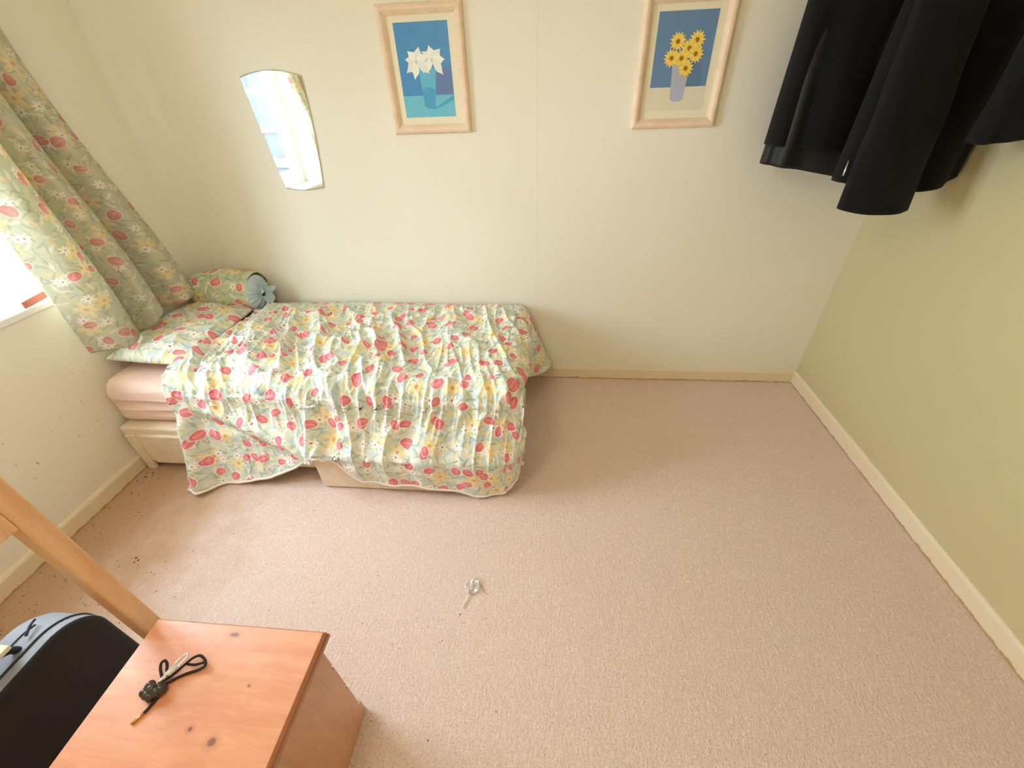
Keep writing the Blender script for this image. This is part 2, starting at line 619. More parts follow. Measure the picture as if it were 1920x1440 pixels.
M['frame_wood'] = pine('limed_wood_frame', (232, 202, 170), (238, 212, 182), (244, 222, 196), (6, 6, 6), rough=0.5, coat=0.0)
M['mount'] = plain('ivory_mount_board', srgb(240, 232, 206), 0.8, 0.02)


def art(name, c, c2=None, rough=0.45):
    t = NT(name)
    co = t.coord('Object')
    c2 = c2 or tuple(max(0, v - 12) for v in c)
    t.base(t.mix(t.noise(co, 22, 4, 0.6), srgb(*c2), srgb(*c)), rough)
    return t.mat


def mirror_mat():
    t = NT('mirror_silver')
    t.base((0.93, 0.94, 0.93, 1), 0.0, Metallic=1.0)
    return t.mat


M['mirror'] = mirror_mat()
M['black_cloth'] = plain('black_wool_cloth', (0.0048, 0.0052, 0.0050, 1), 0.9, 0.3, 160, 0.35,
                         **{'Sheen Weight': 0.05, 'Sheen Roughness': 0.6, 'Specular IOR Level': 0.15})
M['dark_lining'] = plain('black_lining_cloth', (0.006, 0.006, 0.006, 1), 0.6, 0.25, 100, 0.2)
M['steel'] = plain('polished_steel', (0.78, 0.78, 0.74, 1), 0.2, 0.05, 20, 0, Metallic=1.0)
M['brass'] = plain('brass', srgb(226, 176, 96), 0.28, 0.05, 20, 0, Metallic=0.9)
M['cord'] = plain('black_cord', srgb(44, 26, 22), 0.7, 0.15, 200, 0.2)
M['bead'] = plain('dark_bead_resin', srgb(66, 56, 46), 0.28, 0.45, 70, 0)
M['case_black'] = plain('black_suitcase_fabric', (0.017, 0.017, 0.018, 1), 0.8, 0.3, 220, 0.4)
M['case_grey'] = plain('grey_suitcase_fabric', srgb(150, 154, 162), 0.6, 0.06, 120, 0.2)
M['zip'] = plain('dark_zip', srgb(30, 32, 40), 0.45, 0.2, 300)
M['paper'] = plain('cream_paper', srgb(240, 232, 206), 0.8, 0.03)
M['white_plastic'] = plain('white_plastic', srgb(248, 244, 226), 0.5, 0.02)
M['straw'] = plain('brown_straw', srgb(176, 128, 84), 0.7, 0.1)
M['render_white'] = plain('dimmed_house_render', srgb(54, 54, 54), 0.85, 0.05, 5)  # house and garden colours darkened to offset the strong sky light
M['slate'] = plain('grey_house_glass', srgb(28, 34, 36), 0.4, 0.05, 3)
M['roof'] = plain('roof_felt', srgb(66, 58, 58), 0.8, 0.06, 6)
M['garden'] = plain('garden_paving', srgb(50, 54, 46), 0.9, 0.15, 2)
M['skyblue'] = plain('blue_cladding', srgb(34, 52, 62), 0.6, 0.05, 4)

# ------------------------------------------------------------------ room shell
def struct(name, dims, mat, bev=0.0):
    o = box(name, dims, mat, bev=bev)
    return tag(o, kind='structure')


WT = 0.26       # thickness of the window wall
struct('floor', (XL, XR, YF, YB, -0.06, 0.0), M['carpet'])
struct('ceiling', (XL - WT, XR + 0.1, YF - 0.1, YB + 0.1, ZC, ZC + 0.1), M['ceiling'])
struct('wall_back', (XL - WT, XR + 0.1, YB, YB + 0.1, -0.06, ZC), M['wall_back'])
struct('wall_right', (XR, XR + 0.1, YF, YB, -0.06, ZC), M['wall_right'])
struct('wall_front', (XL - WT, XR + 0.1, YF - 0.1, YF, -0.06, ZC), M['wall'])
bm = bmesh.new()
add_box(bm, XL - WT, XL, YF, YB, -0.06, WZ0)
add_box(bm, XL - WT, XL, YF, YB, WZ1, ZC)
add_box(bm, XL - WT, XL, YF, WY0, WZ0, WZ1)
add_box(bm, XL - WT, XL, WY1, YB, WZ0, WZ1)
tag(from_bm('wall_left', bm, M['wall_left']), kind='structure')


def skirt(name, p0, p1, inward):
    """moulded skirting board, 86 mm high, rounded top"""
    H, T = 0.0857, 0.015
    prof = [(0, 0), (T, 0), (T, H - 0.014), (T - 0.003, H - 0.006), (T - 0.007, H - 0.001), (T - 0.011, H), (0, H)]
    V, F = [], []
    for p in (p0, p1):
        for d, z in prof:
            V.append((p[0] + inward[0] * d, p[1] + inward[1] * d, z))
    n = len(prof)
    for k in range(n):
        F.append((k, (k + 1) % n, n + (k + 1) % n, n + k))
    F.append(tuple(range(n))); F.append(tuple(range(n, 2 * n)))
    o = mesh(name, V, F, M['skirting'], smooth=False)
    bm = bmesh.new(); bm.from_mesh(o.data); bmesh.ops.recalc_face_normals(bm, faces=bm.faces); bm.to_mesh(o.data); bm.free()
    return tag(o, kind='structure')


skirt('baseboard_back', (XL, YB), (XR, YB), (0, -1))
skirt('baseboard_left', (XL, YF), (XL, YB), (1, 0))
skirt('baseboard_right', (XR, YF), (XR, YB), (-1, 0))

# window: outer frame, hinged casement with its pane, fixed pane, sill, handle
win = empty('window_1', (XL - 0.2, (WY0 + WY1) / 2, WZ0), kind='structure')
fx0, fx1 = XL - 0.25, XL - 0.19
bm = bmesh.new()
e = 0.0
add_box(bm, fx0, fx1, WY0, WY0 + 0.055, WZ0, WZ1, 0.004)
add_box(bm, fx0, fx1, WY1 - 0.055, WY1, WZ0, WZ1, 0.004)
add_box(bm, fx0, fx1, WY0 + 0.055, WY1 - 0.055, WZ0, WZ0 + 0.06, 0.004)
add_box(bm, fx0, fx1, WY0 + 0.055, WY1 - 0.055, WZ1 - 0.06, WZ1, 0.004)
add_box(bm, fx0, fx1, 1.15, 1.20, WZ0 + 0.06, WZ1 - 0.06, 0.004)
from_bm('window_frame', bm, M['upvc'], win)
cx0, cx1 = fx0 + 0.012, fx1 + 0.014
bm = bmesh.new()
y0, y1, z0, z1 = WY0 + 0.06, 1.145, WZ0 + 0.065, WZ1 - 0.065
add_box(bm, cx0, cx1, y0, y0 + 0.06, z0, z1, 0.005)
add_box(bm, cx0, cx1, y1 - 0.06, y1, z0, z1, 0.005)
add_box(bm, cx0, cx1, y0 + 0.06, y1 - 0.06, z0, z0 + 0.06, 0.005)
add_box(bm, cx0, cx1, y0 + 0.06, y1 - 0.06, z1 - 0.06, z1, 0.005)
cas = from_bm('casement', bm, M['upvc'], win)
box('pane', (fx0 + 0.028, fx0 + 0.032, y0 + 0.06, y1 - 0.06, z0 + 0.06, z1 - 0.06), M['glass'], cas)
box('pane', (fx0 + 0.028, fx0 + 0.032, 1.20, WY1 - 0.055, WZ0 + 0.06, WZ1 - 0.06), M['glass'], win)
tube('window_handle', smooth_path([(cx1, y0 + 0.03, 1.46), (cx1 + 0.03, y0 + 0.03, 1.46), (cx1 + 0.035, y0 + 0.03, 1.43),
                                   (cx1 + 0.033, y0 + 0.03, 1.35)], 5), 0.007, M['upvc'], win)
box('window_sill', (XL - 0.19, XL + 0.012, WY0, WY1, WZ0 - 0.03, WZ0 + 0.002), M['upvc'], win, bev=0.008, seg=3)

# outside, seen through the glass and in the mirror
tag(box('ground', (-30, XL - WT - 0.02, -30, 20, -3.0, -2.9), M['garden']), kind='structure')
hs = empty('neighbour_house', (-10, -8.2, -2.9), 'pale rendered house outside the window, seen in the mirror', 'house')
box('house_wall', (-16, -3.6, -13, -8.2, -2.9, 2.6), M['render_white'], hs)
hw = box('house_window', (-8.5, -7.55, -8.22, -8.16, 0.75, 1.75), M['upvc'], hs)
box('house_pane', (-8.38, -7.67, -8.17, -8.14, 0.87, 1.63), M['slate'], hw)
box('porch_roof', (-9.2, -6.4, -8.2, -7.1, 0.02, 0.12), M['roof'], hs)
box('porch_wall', (-9.0, -6.6, -8.2, -7.3, -2.9, 0.02), M['skyblue'], hs)

# ------------------------------------------------------------------ bed base
bed = empty('divan_bed', (-1.22, 1.835, 0.0), 'cream damask single divan base under the floral duvet', 'bed')
BX0, BX1, BY0, BY1 = -2.164, -0.275, 1.372, 2.295
bm = bmesh.new()
add_box(bm, BX0, BX1, BY0, BY1, 0.045, 0.285, 0.012, 3)
from_bm('divan_base', bm, M['damask'], bed)
d1 = box('drawer', (-2.075, -1.60, BY0 - 0.014, BY0 + 0.05, 0.05, 0.245), M['damask'], bed, bev=0.008)
d1['label'] = 'closed drawer front at the head end'
d2 = box('drawer', (-1.118, -0.31, 1.287, BY0 + 0.05, 0.012, 0.225), M['damask'], bed, bev=0.006)
d2['label'] = 'pulled-out drawer front below the duvet hem'
for cx, cy in ((-2.10, 1.44), (-2.10, 2.22), (-0.33, 1.44), (-0.33, 2.22)):
    bm = bmesh.new()
    bmesh.ops.create_cone(bm, cap_ends=True, segments=20, radius1=0.022, radius2=0.018, depth=0.05,
                          matrix=Matrix.Translation((cx, cy, 0.025)))
    from_bm('castor', bm, M['castor'], bed)
box('headboard_strut', (-2.150, -2.105, BY0 - 0.012, BY0 + 0.01, 0.0, 0.24), M['damask'], bed, bev=0.006)

# mattress in a pink fitted sheet
MX0, MX1, MY0, MY1, MZ0, MZ1 = -2.172, -0.265, 1.408, 2.300, 0.29, 0.50
ni, nj = 90, 64
V, F = [], []
def rbox_mattress():
    bm = bmesh.new()
    add_box(bm, MX0, MX1, MY0, MY1, MZ0, MZ1, 0.0)
    bmesh.ops.subdivide_edges(bm, edges=bm.edges[:], cuts=40, use_grid_fill=True)
    cx, cy, cz = (MX0 + MX1) / 2, (MY0 + MY1) / 2, (MZ0 + MZ1) / 2
    hx, hy, hz = (MX1 - MX0) / 2, (MY1 - MY0) / 2, (MZ1 - MZ0) / 2
    r = 0.055
    P = np.array([v.co[:] for v in bm.verts])
    for i, v in enumerate(bm.verts):
        p = v.co - Vector((cx, cy, cz))
        q = Vector((max(-hx + r, min(hx - r, p.x)), max(-hy + r, min(hy - r, p.y)), max(-hz + r, min(hz - r, p.z))))
        d = p - q
        if d.length > 1e-6:
            d = d.normalized() * r
        v.co = Vector((cx, cy, cz)) + q + d
    P = np.array([v.co[:] for v in bm.verts])
    # sheet creases along the front and a slightly sagging lower edge
    cr = ridge(P[:, 0] * 3.0 + 4, P[:, 2] * 22, 5, 2.0) * 0.010 + ridge(P[:, 0] * 11, P[:, 2] * 9, 8, 2.5) * 0.004
    front = sstep(MY0 + 0.05, MY0 + 0.01, P[:, 1])
    sag = front * sstep(0.38, 0.30, P[:, 2]) * (0.5 + 0.5 * vnoise(P[:, 0] * 5, P[:, 2] * 0, 3))
    topn = sstep(0.46, 0.5, P[:, 2])
    lift = sstep(-1.75, -2.17, P[:, 0]) * topn * 0.03
    for i, v in enumerate(bm.verts):
        v.co.y -= float(cr[i] * front[i]) - 0.006 * float(front[i])
        v.co.z += float(-0.003 * sag[i] + lift[i] + topn[i] * 0.005 * math.sin(P[i, 0] * 9) * math.sin(P[i, 1] * 7))
    return bm


mat_o = from_bm('mattress', rbox_mattress(), M['sheet'], org=(-1.22, 1.85, 0.29), smooth=True)
tag(mat_o, 'mattress in a pale pink fitted sheet on the cream divan base', 'mattress')

# ------------------------------------------------------------------ duvet
def duvet():
    XF, YFR, Z0 = -0.215, 1.475, 0.545
    rF, rX = 0.085, 0.10
    ns, nt = 460, 350
    # arc parameters -------------------------------------------------
    T_back = 2.288
    topY = T_back - YFR

    hx = np.array([-1.90, -1.80, -1.70, -1.59, -1.39, -1.24, -1.16, -1.10, -1.06, -1.00, -0.955, -0.885, -0.78, -0.59, -0.44, -0.34, -0.2, 0])
    hz = np.array([0.018, 0.018, 0.018, 0.030, 0.072, 0.135, 0.185, 0.232, 0.245, 0.225, 0.160, 0.100, 0.078, 0.074, 0.052, 0.022, 0.02, 0.02])
    flF = 0.35

    q0 = rF * PI / 2
    flR, reach = 0.52, 0.125                       # right part: slopes out over the open drawer, then hangs
    l1 = reach / math.sin(flR)
    zl1 = Z0 - rF - l1 * math.cos(flR)

    def Lfront(s, right):
        zh = np.interp(s, hx, hz)
        if not right:
            return q0 + (Z0 - rF - zh) / math.cos(flF)
        return q0 + np.where(zh >= zl1, (Z0 - rF - zh) / math.cos(flR), l1 + (zl1 - zh))

    def front_pos(d, right):
        e = np.maximum(d - q0, 0)
        o0 = np.where(d < q0, rF * np.sin(np.minimum(d, q0) / rF), rF)
        d0 = np.where(d < q0, rF * (1 - np.cos(np.minimum(d, q0) / rF)), rF)
        if not right:
            return o0 + e * math.sin(flF), d0 + e * math.cos(flF)
        e1 = np.minimum(e, l1); e2 = np.maximum(e - l1, 0)
        return o0 + e1 * math.sin(flR) - 0.10 * e2, d0 + e1 * math.cos(flR) + e2

    Lfoot_mid = rX * PI / 2 + 0.25

    def Lfoot(y):
        return rX * PI / 2 + np.interp(y, [1.4, 1.5, 1.7, 1.95, 2.12, 2.29], [0.27, 0.26, 0.24, 0.24, 0.30, 0.335])
    I, J = np.meshgrid(np.linspace(0, 1, ns), np.linspace(0, 1, nt), indexing='ij')
    fr = 0.52                                              # share of rows on the top
    b = np.clip((J - fr) / (1 - fr), 0, 1)                 # fraction of the front drop
    ytop = T_back - topY * np.clip(J / fr, 0, 1)
    fs = 0.86
    a = np.clip((I - fs) / (1 - fs), 0, 1)                 # fraction of the foot drop
    sleft = np.interp(ytop, [1.49, 1.56, 1.75, 2.1, 2.29], [-1.80, -1.80, -1.775, -1.735, -1.66])
    sleft = np.where(b > 0, -1.80 + 0.055 * np.sin(PI * np.clip(b * 1.05, 0, 1)) - 0.0 * b, sleft)
    u = np.clip(I / fs, 0, 1)
    sx = sleft + (XF - sleft) * u
    # quarter-disc mapping for the corner
    rho = np.maximum(a, b)
    with np.errstate(divide='ignore', invalid='ignore'):
        phi = np.where(b <= a, (PI / 4) * np.where(a > 0, b / np.maximum(a, 1e-9), 0), PI / 2 - (PI / 4) * (a / np.maximum(b, 1e-9)))
    only_front = (a <= 0)
    only_foot = (b <= 0)
    phi = np.where(only_front, PI / 2, np.where(only_foot, 0.0, phi))
    w = sstep(0, PI / 2, phi)
    sq = np.where(only_front, sx, XF)
    wr = sstep(-1.20, -1.05, sq)
    LfL, LfR = Lfront(sq, False), Lfront(sq, True)
    Lf = LfL * (1 - wr) + LfR * wr
    Lx = Lfoot(np.where(only_foot, ytop, YFR))
    cut = (1 - 0.10 * np.sin(2 * phi) * (~only_front) * (~only_foot))   # the corner is cut round
    L = (Lx * (1 - w) + Lf * w) * cut
    d = rho * L
    back_fl = np.where(only_foot, sstep(1.9, 2.25, ytop) * 0.62, 0)
    fl = -0.24 + back_fl
    q = rX * PI / 2
    dX = rho * Lx * cut
    outX = np.where(dX < q, rX * np.sin(np.minimum(dX, q) / rX), rX + (dX - q) * np.sin(fl))
    downX = np.where(dX < q, rX * (1 - np.cos(np.minimum(dX, q) / rX)), rX + (dX - q) * np.cos(fl))
    oL, nL = front_pos(rho * LfL * cut, False)
    oR, nR = front_pos(rho * LfR * cut, True)
    outF = oL * (1 - wr) + oR * wr
    downF = nL * (1 - wr) + nR * wr
    out = outX * (1 - w) + outF * w
    down = downX * (1 - w) + downF * w
    X = np.where(a > 0, XF, sx) + out * np.cos(phi) * (rho > 0)
    Y = np.where(b > 0, YFR, ytop) - out * np.sin(phi) * (rho > 0)
    Z = Z0 - down
    # the duvet is plumper along the middle and dips at the foot
    Z = Z + 0.018 * np.sin(PI * np.clip((ytop - 1.45) / 0.9, 0, 1)) * (rho <= 0) - 0.010 * sstep(-0.9, -0.25, X) * (rho <= 0)
    U = np.where(a > 0, XF + d * np.cos(phi), sx)
    W = np.where(b > 0, YFR - d * np.sin(phi), ytop)
    P = np.stack([X, Y, Z], -1)

    def normals(P):
        di = np.gradient(P, axis=0); dj = np.gradient(P, axis=1)
        n = np.cross(dj, di)
        return n / np.maximum(np.linalg.norm(n, axis=-1, keepdims=True), 1e-9)
    N = normals(P)
    if N[ns // 2, 10, 2] < 0: N = -N
    # ---- folds
    drop = np.clip(d / 0.5, 0, 1.2)
    onfront = (b > 0) * w
    frontmask = sstep(0.10, 0.30, d) * onfront
    # big fold at the head end: bright ridge on the left, hollow to its right
    fold = 0.040 * np.exp(-((U + 1.755 - 0.05 * d) / 0.045) ** 2)
    Dl = 0.13 + (U + 1.72) * 0.50                          # swag line running down to the gathered hem
    inswag = sstep(-1.74, -1.66, U) * sstep(-1.08, -1.18, U)
    fold2 = inswag * (0.030 * np.exp(-((d - Dl + 0.035) / 0.045) ** 2) - 0.045 * sstep(Dl - 0.01, Dl + 0.07, d))
    fold2 += 0.026 * np.exp(-((U + 1.09 - 0.10 * (d - 0.3)) / 0.035) ** 2) - 0.02 * np.exp(-((U + 1.01 - 0.25 * (d - 0.3)) / 0.05) ** 2)
    # creases fanning out of the gathered point of the hem
    ang = np.arctan2(np.maximum(0.44 - d, 0.0) + 0.02, U + 1.10)
    rad = np.hypot(0.46 - d, U + 1.10)
    fold2 += 0.010 * np.sin(ang * 17) * np.exp(-(rad / 0.26) ** 2)
    h = (fold + fold2) * frontmask
    # hanging folds
    wob = vnoise(U * 3.1, d * 2.2, 11) - 0.5
    h += frontmask * (0.017 * np.sin(U * 34 + wob * 6) * sstep(-1.3, -1.0, U) * sstep(-0.25, -0.5, U) + 0.016 * (vnoise(U * 7, d * 2.5, 12) - 0.5) + 0.012 * (ridge(U * 18 + wob * 3, d * 3.0, 13, 2.0) - 0.3))
    # gathers along the front edge of the bed
    edge = np.exp(-((d * onfront - 0.15) / 0.085) ** 2) * (W < YFR + 0.02)
    ga = ridge(U * 20 + wob * 2.2, W * 3.0, 21, 1.6)
    ga2 = ridge(U * 31 + wob * 3, W * 5.0, 22, 1.6)
    h += edge * (0.031 * (ga - 0.35) + 0.022 * (ga2 - 0.35))
    # creases across the top, mostly running back to front
    top = (1 - sstep(0.02, 0.2, d * np.maximum(onfront, (a > 0))))
    sk = U + 0.42 * W
    n1 = ridge(sk * 7.0 + 1.2 * vnoise(U * 2.5, W * 2.5, 31), W * 1.7, 32, 3.0)
    n2 = ridge(sk * 13.0 + 1.5 * vnoise(U * 4, W * 4, 33), W * 3.0, 34, 3.0)
    n3 = ridge((U + 0.2 * W) * 24.0 + vnoise(U * 7, W * 7, 35), W * 6.0, 36, 2.5)
    n4 = ridge((U - 0.3 * W) * 40.0 + vnoise(U * 9, W * 9, 45), W * 14.0, 46, 2.0)
    amp = 0.35 + 0.9 * vnoise(U * 2.1 + 5, W * 2.4, 37)
    h += top * amp * (0.030 * n1 + 0.026 * n2 + 0.019 * n3 + 0.010 * n4) * sstep(2.29, 2.15, W)
    h += top * 0.012 * (vnoise(U * 3.3, W * 3.3, 38) - 0.5)
    # foot drop ruffles
    foot = (a > 0) * (1 - w) * sstep(0.02, 0.16, d)
    h += foot * (0.012 * np.sin(W * 26 + 2 * vnoise(W * 4, d * 6, 41)) + 0.014 * (vnoise(W * 9, d * 7, 42) - 0.5))
    P = P + N * h[..., None]
    # the cloth lies outside the mattress, the base and the open drawer
    ylim = np.where(P[..., 2] > 0.30, 1.388, 1.352) - 0.0 * P[..., 2]
    ylim = 1.388 - 0.036 * sstep(0.34, 0.27, P[..., 2])
    ylim = ylim + (1.268 - ylim) * sstep(-1.19, -1.12, U) * sstep(0.34, 0.24, P[..., 2]) * sstep(-0.20, -0.30, U)
    deep = (b > 0) & (P[..., 2] < 0.50)
    soft = 0.012
    over = P[..., 1] - ylim
    P[..., 1] = np.where(deep, ylim - soft * np.log1p(np.exp(np.clip(-over / soft, -30, 30))), P[..., 1])
    P[..., 1] = np.minimum(P[..., 1], 2.299)
    P[..., 2] = np.maximum(P[..., 2], 0.016)
    Vv = P.reshape(-1, 3)
    uv = np.stack([U, W], -1).reshape(-1, 2)
    o = mesh('duvet', Vv, grid_faces(ns, nt), [M['duvet'], M['lining']], org=(-1.0, 1.85, 0.5), uv=uv)
    sm = o.modifiers.new('thickness', 'SOLIDIFY')
    sm.thickness = 0.011
    sm.offset = -1.0
    sm.material_offset = 1
    sm.material_offset_rim = 1
    hp = [P[i, nt - 1] - np.array((1.0 * 0, 0, 0)) for i in range(0, ns, 3)] + [P[ns - 1, j] for j in range(nt - 2, int(nt * 0.30), -3)]
    hm = tube('hem_piping', hp, 0.0065, M['lining'], o, n=8)
    hm['label'] = 'white piped hem'
    # make sure the outside faces up
    me = o.data
    if me.polygons[(ns // 2) * (nt - 1) + 10].normal.z < 0:
        me.flip_normals()
    return o


tag(duvet(), 'rumpled floral duvet with pink tulips spread over the bed', 'duvet')

# ------------------------------------------------------------------ pillow, bolster
def pillow():
    n = 70
    hx, hy, th = 0.200, 0.310, 0.064
    cx, cy, cz = -1.966, 1.825, 0.592
    A, B = np.meshgrid(np.linspace(-1, 1, n), np.linspace(-1, 1, n), indexing='ij')
    prof = (np.clip(1 - np.abs(A) ** 2.6, 0, 1) ** 0.55) * (np.clip(1 - np.abs(B) ** 2.8, 0, 1) ** 0.55)
    pin = 1 - 0.05 * (np.abs(A) ** 2) * (1 - np.abs(B) ** 4)
    pin2 = 1 - 0.05 * (np.abs(B) ** 2) * (1 - np.abs(A) ** 4)
    X = cx + A * hx * pin2
    Y = cy + B * hy * pin
    cre = 0.012 * ridge(A * 3 + 2, B * 1.5 + vnoise(A * 2, B * 2, 3), 51, 2.5) + 0.006 * ridge(A * 6, B * 5, 52, 2) + 0.012 * vnoise(A * 2.2, B * 2.2, 53)
    edge = np.clip(prof * 2.0, 0, 1)
    droop = -0.022 * A + 0.006 * B                       # rolls down towards the duvet
    Zt = cz + droop * 0.55 + prof * th + (cre - 0.012) * edge
    Zb = cz + droop * 0.55 - prof * th * 0.55
    Vt = np.stack([X, Y, Zt], -1).reshape(-1, 3)
    Vb = np.stack([X, Y, np.maximum(Zb, 0.535)], -1).reshape(-1, 3)
    F = grid_faces(n, n)
    F2 = [tuple(i + n * n for i in f[::-1]) for f in F]
    V = np.concatenate([Vt, Vb])
    uv = np.stack([A * hx * 1.1, B * hy * 1.1], -1).reshape(-1, 2)
    uv = np.concatenate([uv, uv + 3])
    o = mesh('pillow', V, [f[::-1] for f in F] + [f[::-1] for f in F2], M['pillow'], org=(cx, cy, 0.53), uv=uv)
    bm = bmesh.new(); bm.from_mesh(o.data)
    bmesh.ops.remove_doubles(bm, verts=bm.verts, dist=0.0004)
    bmesh.ops.recalc_face_normals(bm, faces=bm.faces)
    bm.to_mesh(o.data); bm.free()
    return o


tag(pillow(), 'floral pillow lying at the head of the bed under the curtain hem', 'pillow')

bol = empty('bolster_cushion', (-1.94, 2.185, 0.56), 'rolled floral bolster cushion lying against the back wall', 'cushion')
def bolster():
    x0, x1, cy, cz, r = -2.145, -1.745, 2.19, 0.672, 0.112
    na, nl = 64, 50
    V, uv = [], []
    for k in range(na + 1):
        th = 2 * PI * k / na
        for j in range(nl):
            u = j / (nl - 1)
            rr = r * (1 - 0.05 * math.sin(u * PI * 3)) * (1 if u > 0.12 else math.sin(PI / 2 * (0.25 + 0.75 * u / 0.12)))
            if u > 0.95: rr *= 1 - 0.10 * (u - 0.95) / 0.05
            x = x0 + (x1 - x0) * u
            wob = 0.006 * float(vnoise(th * 1.3 + 9, u * 5, 61))
            y = cy + math.cos(th) * (rr + wob) * 0.98
            z = cz + math.sin(th) * (rr + wob)
            V.append((x, y, max(z, 0.572))); uv.append((x, th * r))
    mesh('bolster_cover', V, [f[::-1] for f in grid_faces(na + 1, nl)], M['bolster'], bol, uv=uv)
    # gathered pale-blue frill closing the visible end
    V = []
    ng = 14
    for k in range(na * 2):
        th = 2 * PI * k / (na * 2)
        for j in range(ng):
            u = j / (ng - 1)
            if u < 0.62:
                rr = r * 0.93 * (1 - u / 0.62) + 0.018 * (u / 0.62)
                x = x1 - 0.004 + 0.03 * math.sin(u / 0.62 * PI / 2)
                rf = 0.008 * math.sin(th * 15 + 2 * math.sin(th * 4)) * math.sin(PI * u / 0.62)
                x += rf
            else:
                v = (u - 0.62) / 0.38
                rr = 0.018 + 0.040 * v + 0.008 * math.sin(th * 7) * v
                x = x1 + 0.026 + 0.036 * v + 0.012 * v * math.sin(th * 5 + 1)
            V.append((x, cy - 0.012 + math.cos(th) * rr, cz - 0.012 + math.sin(th) * rr))
    o = mesh('gathered_end', V, grid_faces(na * 2, ng, True), M['frill'], bol)
    o['label'] = 'pale blue gathered end'


bolster()

# ------------------------------------------------------------------ curtains
def curtain(name, ya, yb0, yb1, seed, label, hems, ztop=2.345, nf=2.7, ya1=None):
    """ya: window-side edge; yb0/yb1: wall-side edge at top and bottom; hems: hem height per fraction"""
    nu, nz = 200, 150
    Uu, Tt = np.meshgrid(np.linspace(0, 1, nu), np.linspace(0, 1, nz), indexing='ij')
    hem = np.interp(Uu, [h[0] for h in hems], [h[1] for h in hems])
    Z = ztop + (hem - ztop) * Tt
    yb = yb0 + (yb1 - yb0) * sstep(0.2, 1.0, Tt) ** 1.3
    yl = ya + ((ya1 if ya1 is not None else ya) - ya) * sstep(0.1, 0.95, Tt)
    Y = yl + (yb - yl) * Uu
    ph = 2 * PI * nf * Uu + 0.9 * np.sin(2 * PI * Uu + seed) + 0.7 * (vnoise(Uu * 3, Tt * 2.5, seed) - 0.5) * (0.4 + Tt)
    A = 0.050 + 0.014 * Tt
    sx = np.sin(ph)
    X = XL + 0.045 + 2.0 * A * np.abs(np.sin(ph / 2)) ** 0.8 + 0.02 * (vnoise(Uu * 4, Tt * 4, seed + 3) - 0.5) * sstep(0.4, 1, Tt)
    Y = Y + (0.022 * np.cos(ph)) * (yb > ya) - (0.022 * np.cos(ph)) * (yb < ya)
    X = np.maximum(X, XL + 0.015)
    arc = np.cumsum(np.concatenate([np.zeros((1, nz)), np.hypot(np.diff(X, axis=0), np.diff(Y, axis=0))]), axis=0)
    P = np.stack([X, Y, Z], -1).reshape(-1, 3)
    uv = np.stack([arc[:, :1].repeat(nz, 1) * 1.05 + seed, Z], -1).reshape(-1, 2)
    o = mesh(name, P, grid_faces(nu, nz), M['curtain'], org=(XL + 0.08, (ya + yb0) / 2, 0.7), uv=uv)
    so = o.modifiers.new('thickness', 'SOLIDIFY'); so.thickness = 0.002
    return tag(o, label, 'curtain', 'floral curtains at the window')


curtain('curtain', 1.435, 1.835, 2.055, 3,
        'faded floral curtain hanging down onto the pillow beside the window',
        [(0, 0.675), (0.25, 0.655), (0.45, 0.66), (0.55, 0.71), (0.75, 0.705), (1, 0.71)])
curtain('curtain', 0.92, 0.36, 0.24, 8,
        'floral curtain at the near side of the window, seen only in the mirror',
        [(0, 0.66), (1, 0.66)], nf=2.6, ya1=0.50)
rail = empty('curtain_rail', (XL + 0.09, 1.1, 2.36), 'white curtain rail above the window', 'curtain rail')
tube('rail', [(XL + 0.09, 0.25, 2.365), (XL + 0.09, 2.1, 2.365)], 0.012, M['upvc'], rail)
for yy in (0.3, 1.15, 2.05):
    box('bracket', (XL, XL + 0.09, yy - 0.01, yy + 0.01, 2.358, 2.374), M['upvc'], rail)

bk = empty('paperback_book', (-2.27, 1.47, WZ0 + 0.002), 'book with pale blue cover and orange spine lying on the window sill', 'book')
def book():
    a = 0.25
    ca, sa = math.cos(a), math.sin(a)
    cx, cy, z0 = -2.262, 1.462, WZ0 + 0.003
    def rb(name, x0, x1, y0, y1, za, zb, mat):
        V = []
        for z in (za, zb):
            for y in (y0, y1):
                for x in (x0, x1):
                    V.append((cx + x * ca - y * sa, cy + x * sa + y * ca, z))
        F = [(0, 2, 3, 1), (4, 5, 7, 6), (0, 1, 5, 4), (2, 6, 7, 3), (0, 4, 6, 2), (1, 3, 7, 5)]
        return mesh(name, V, F, mat, bk, smooth=False)
    rb('pages', -0.060, 0.060, -0.088, 0.088, z0 + 0.002, z0 + 0.022, M['paper'])
    rb('cover', -0.062, 0.064, -0.09, 0.09, z0 + 0.022, z0 + 0.0245, art('blue_book_cover', (170, 214, 232), (236, 244, 246)))
    rb('cover', -0.062, 0.064, -0.09, 0.09, z0, z0 + 0.002, art('book_back_cover', (206, 200, 200)))
    rb('spine', 0.060, 0.0645, -0.09, 0.09, z0, z0 + 0.0245, art('orange_book_spine', (206, 122, 92), (186, 96, 70)))
book()

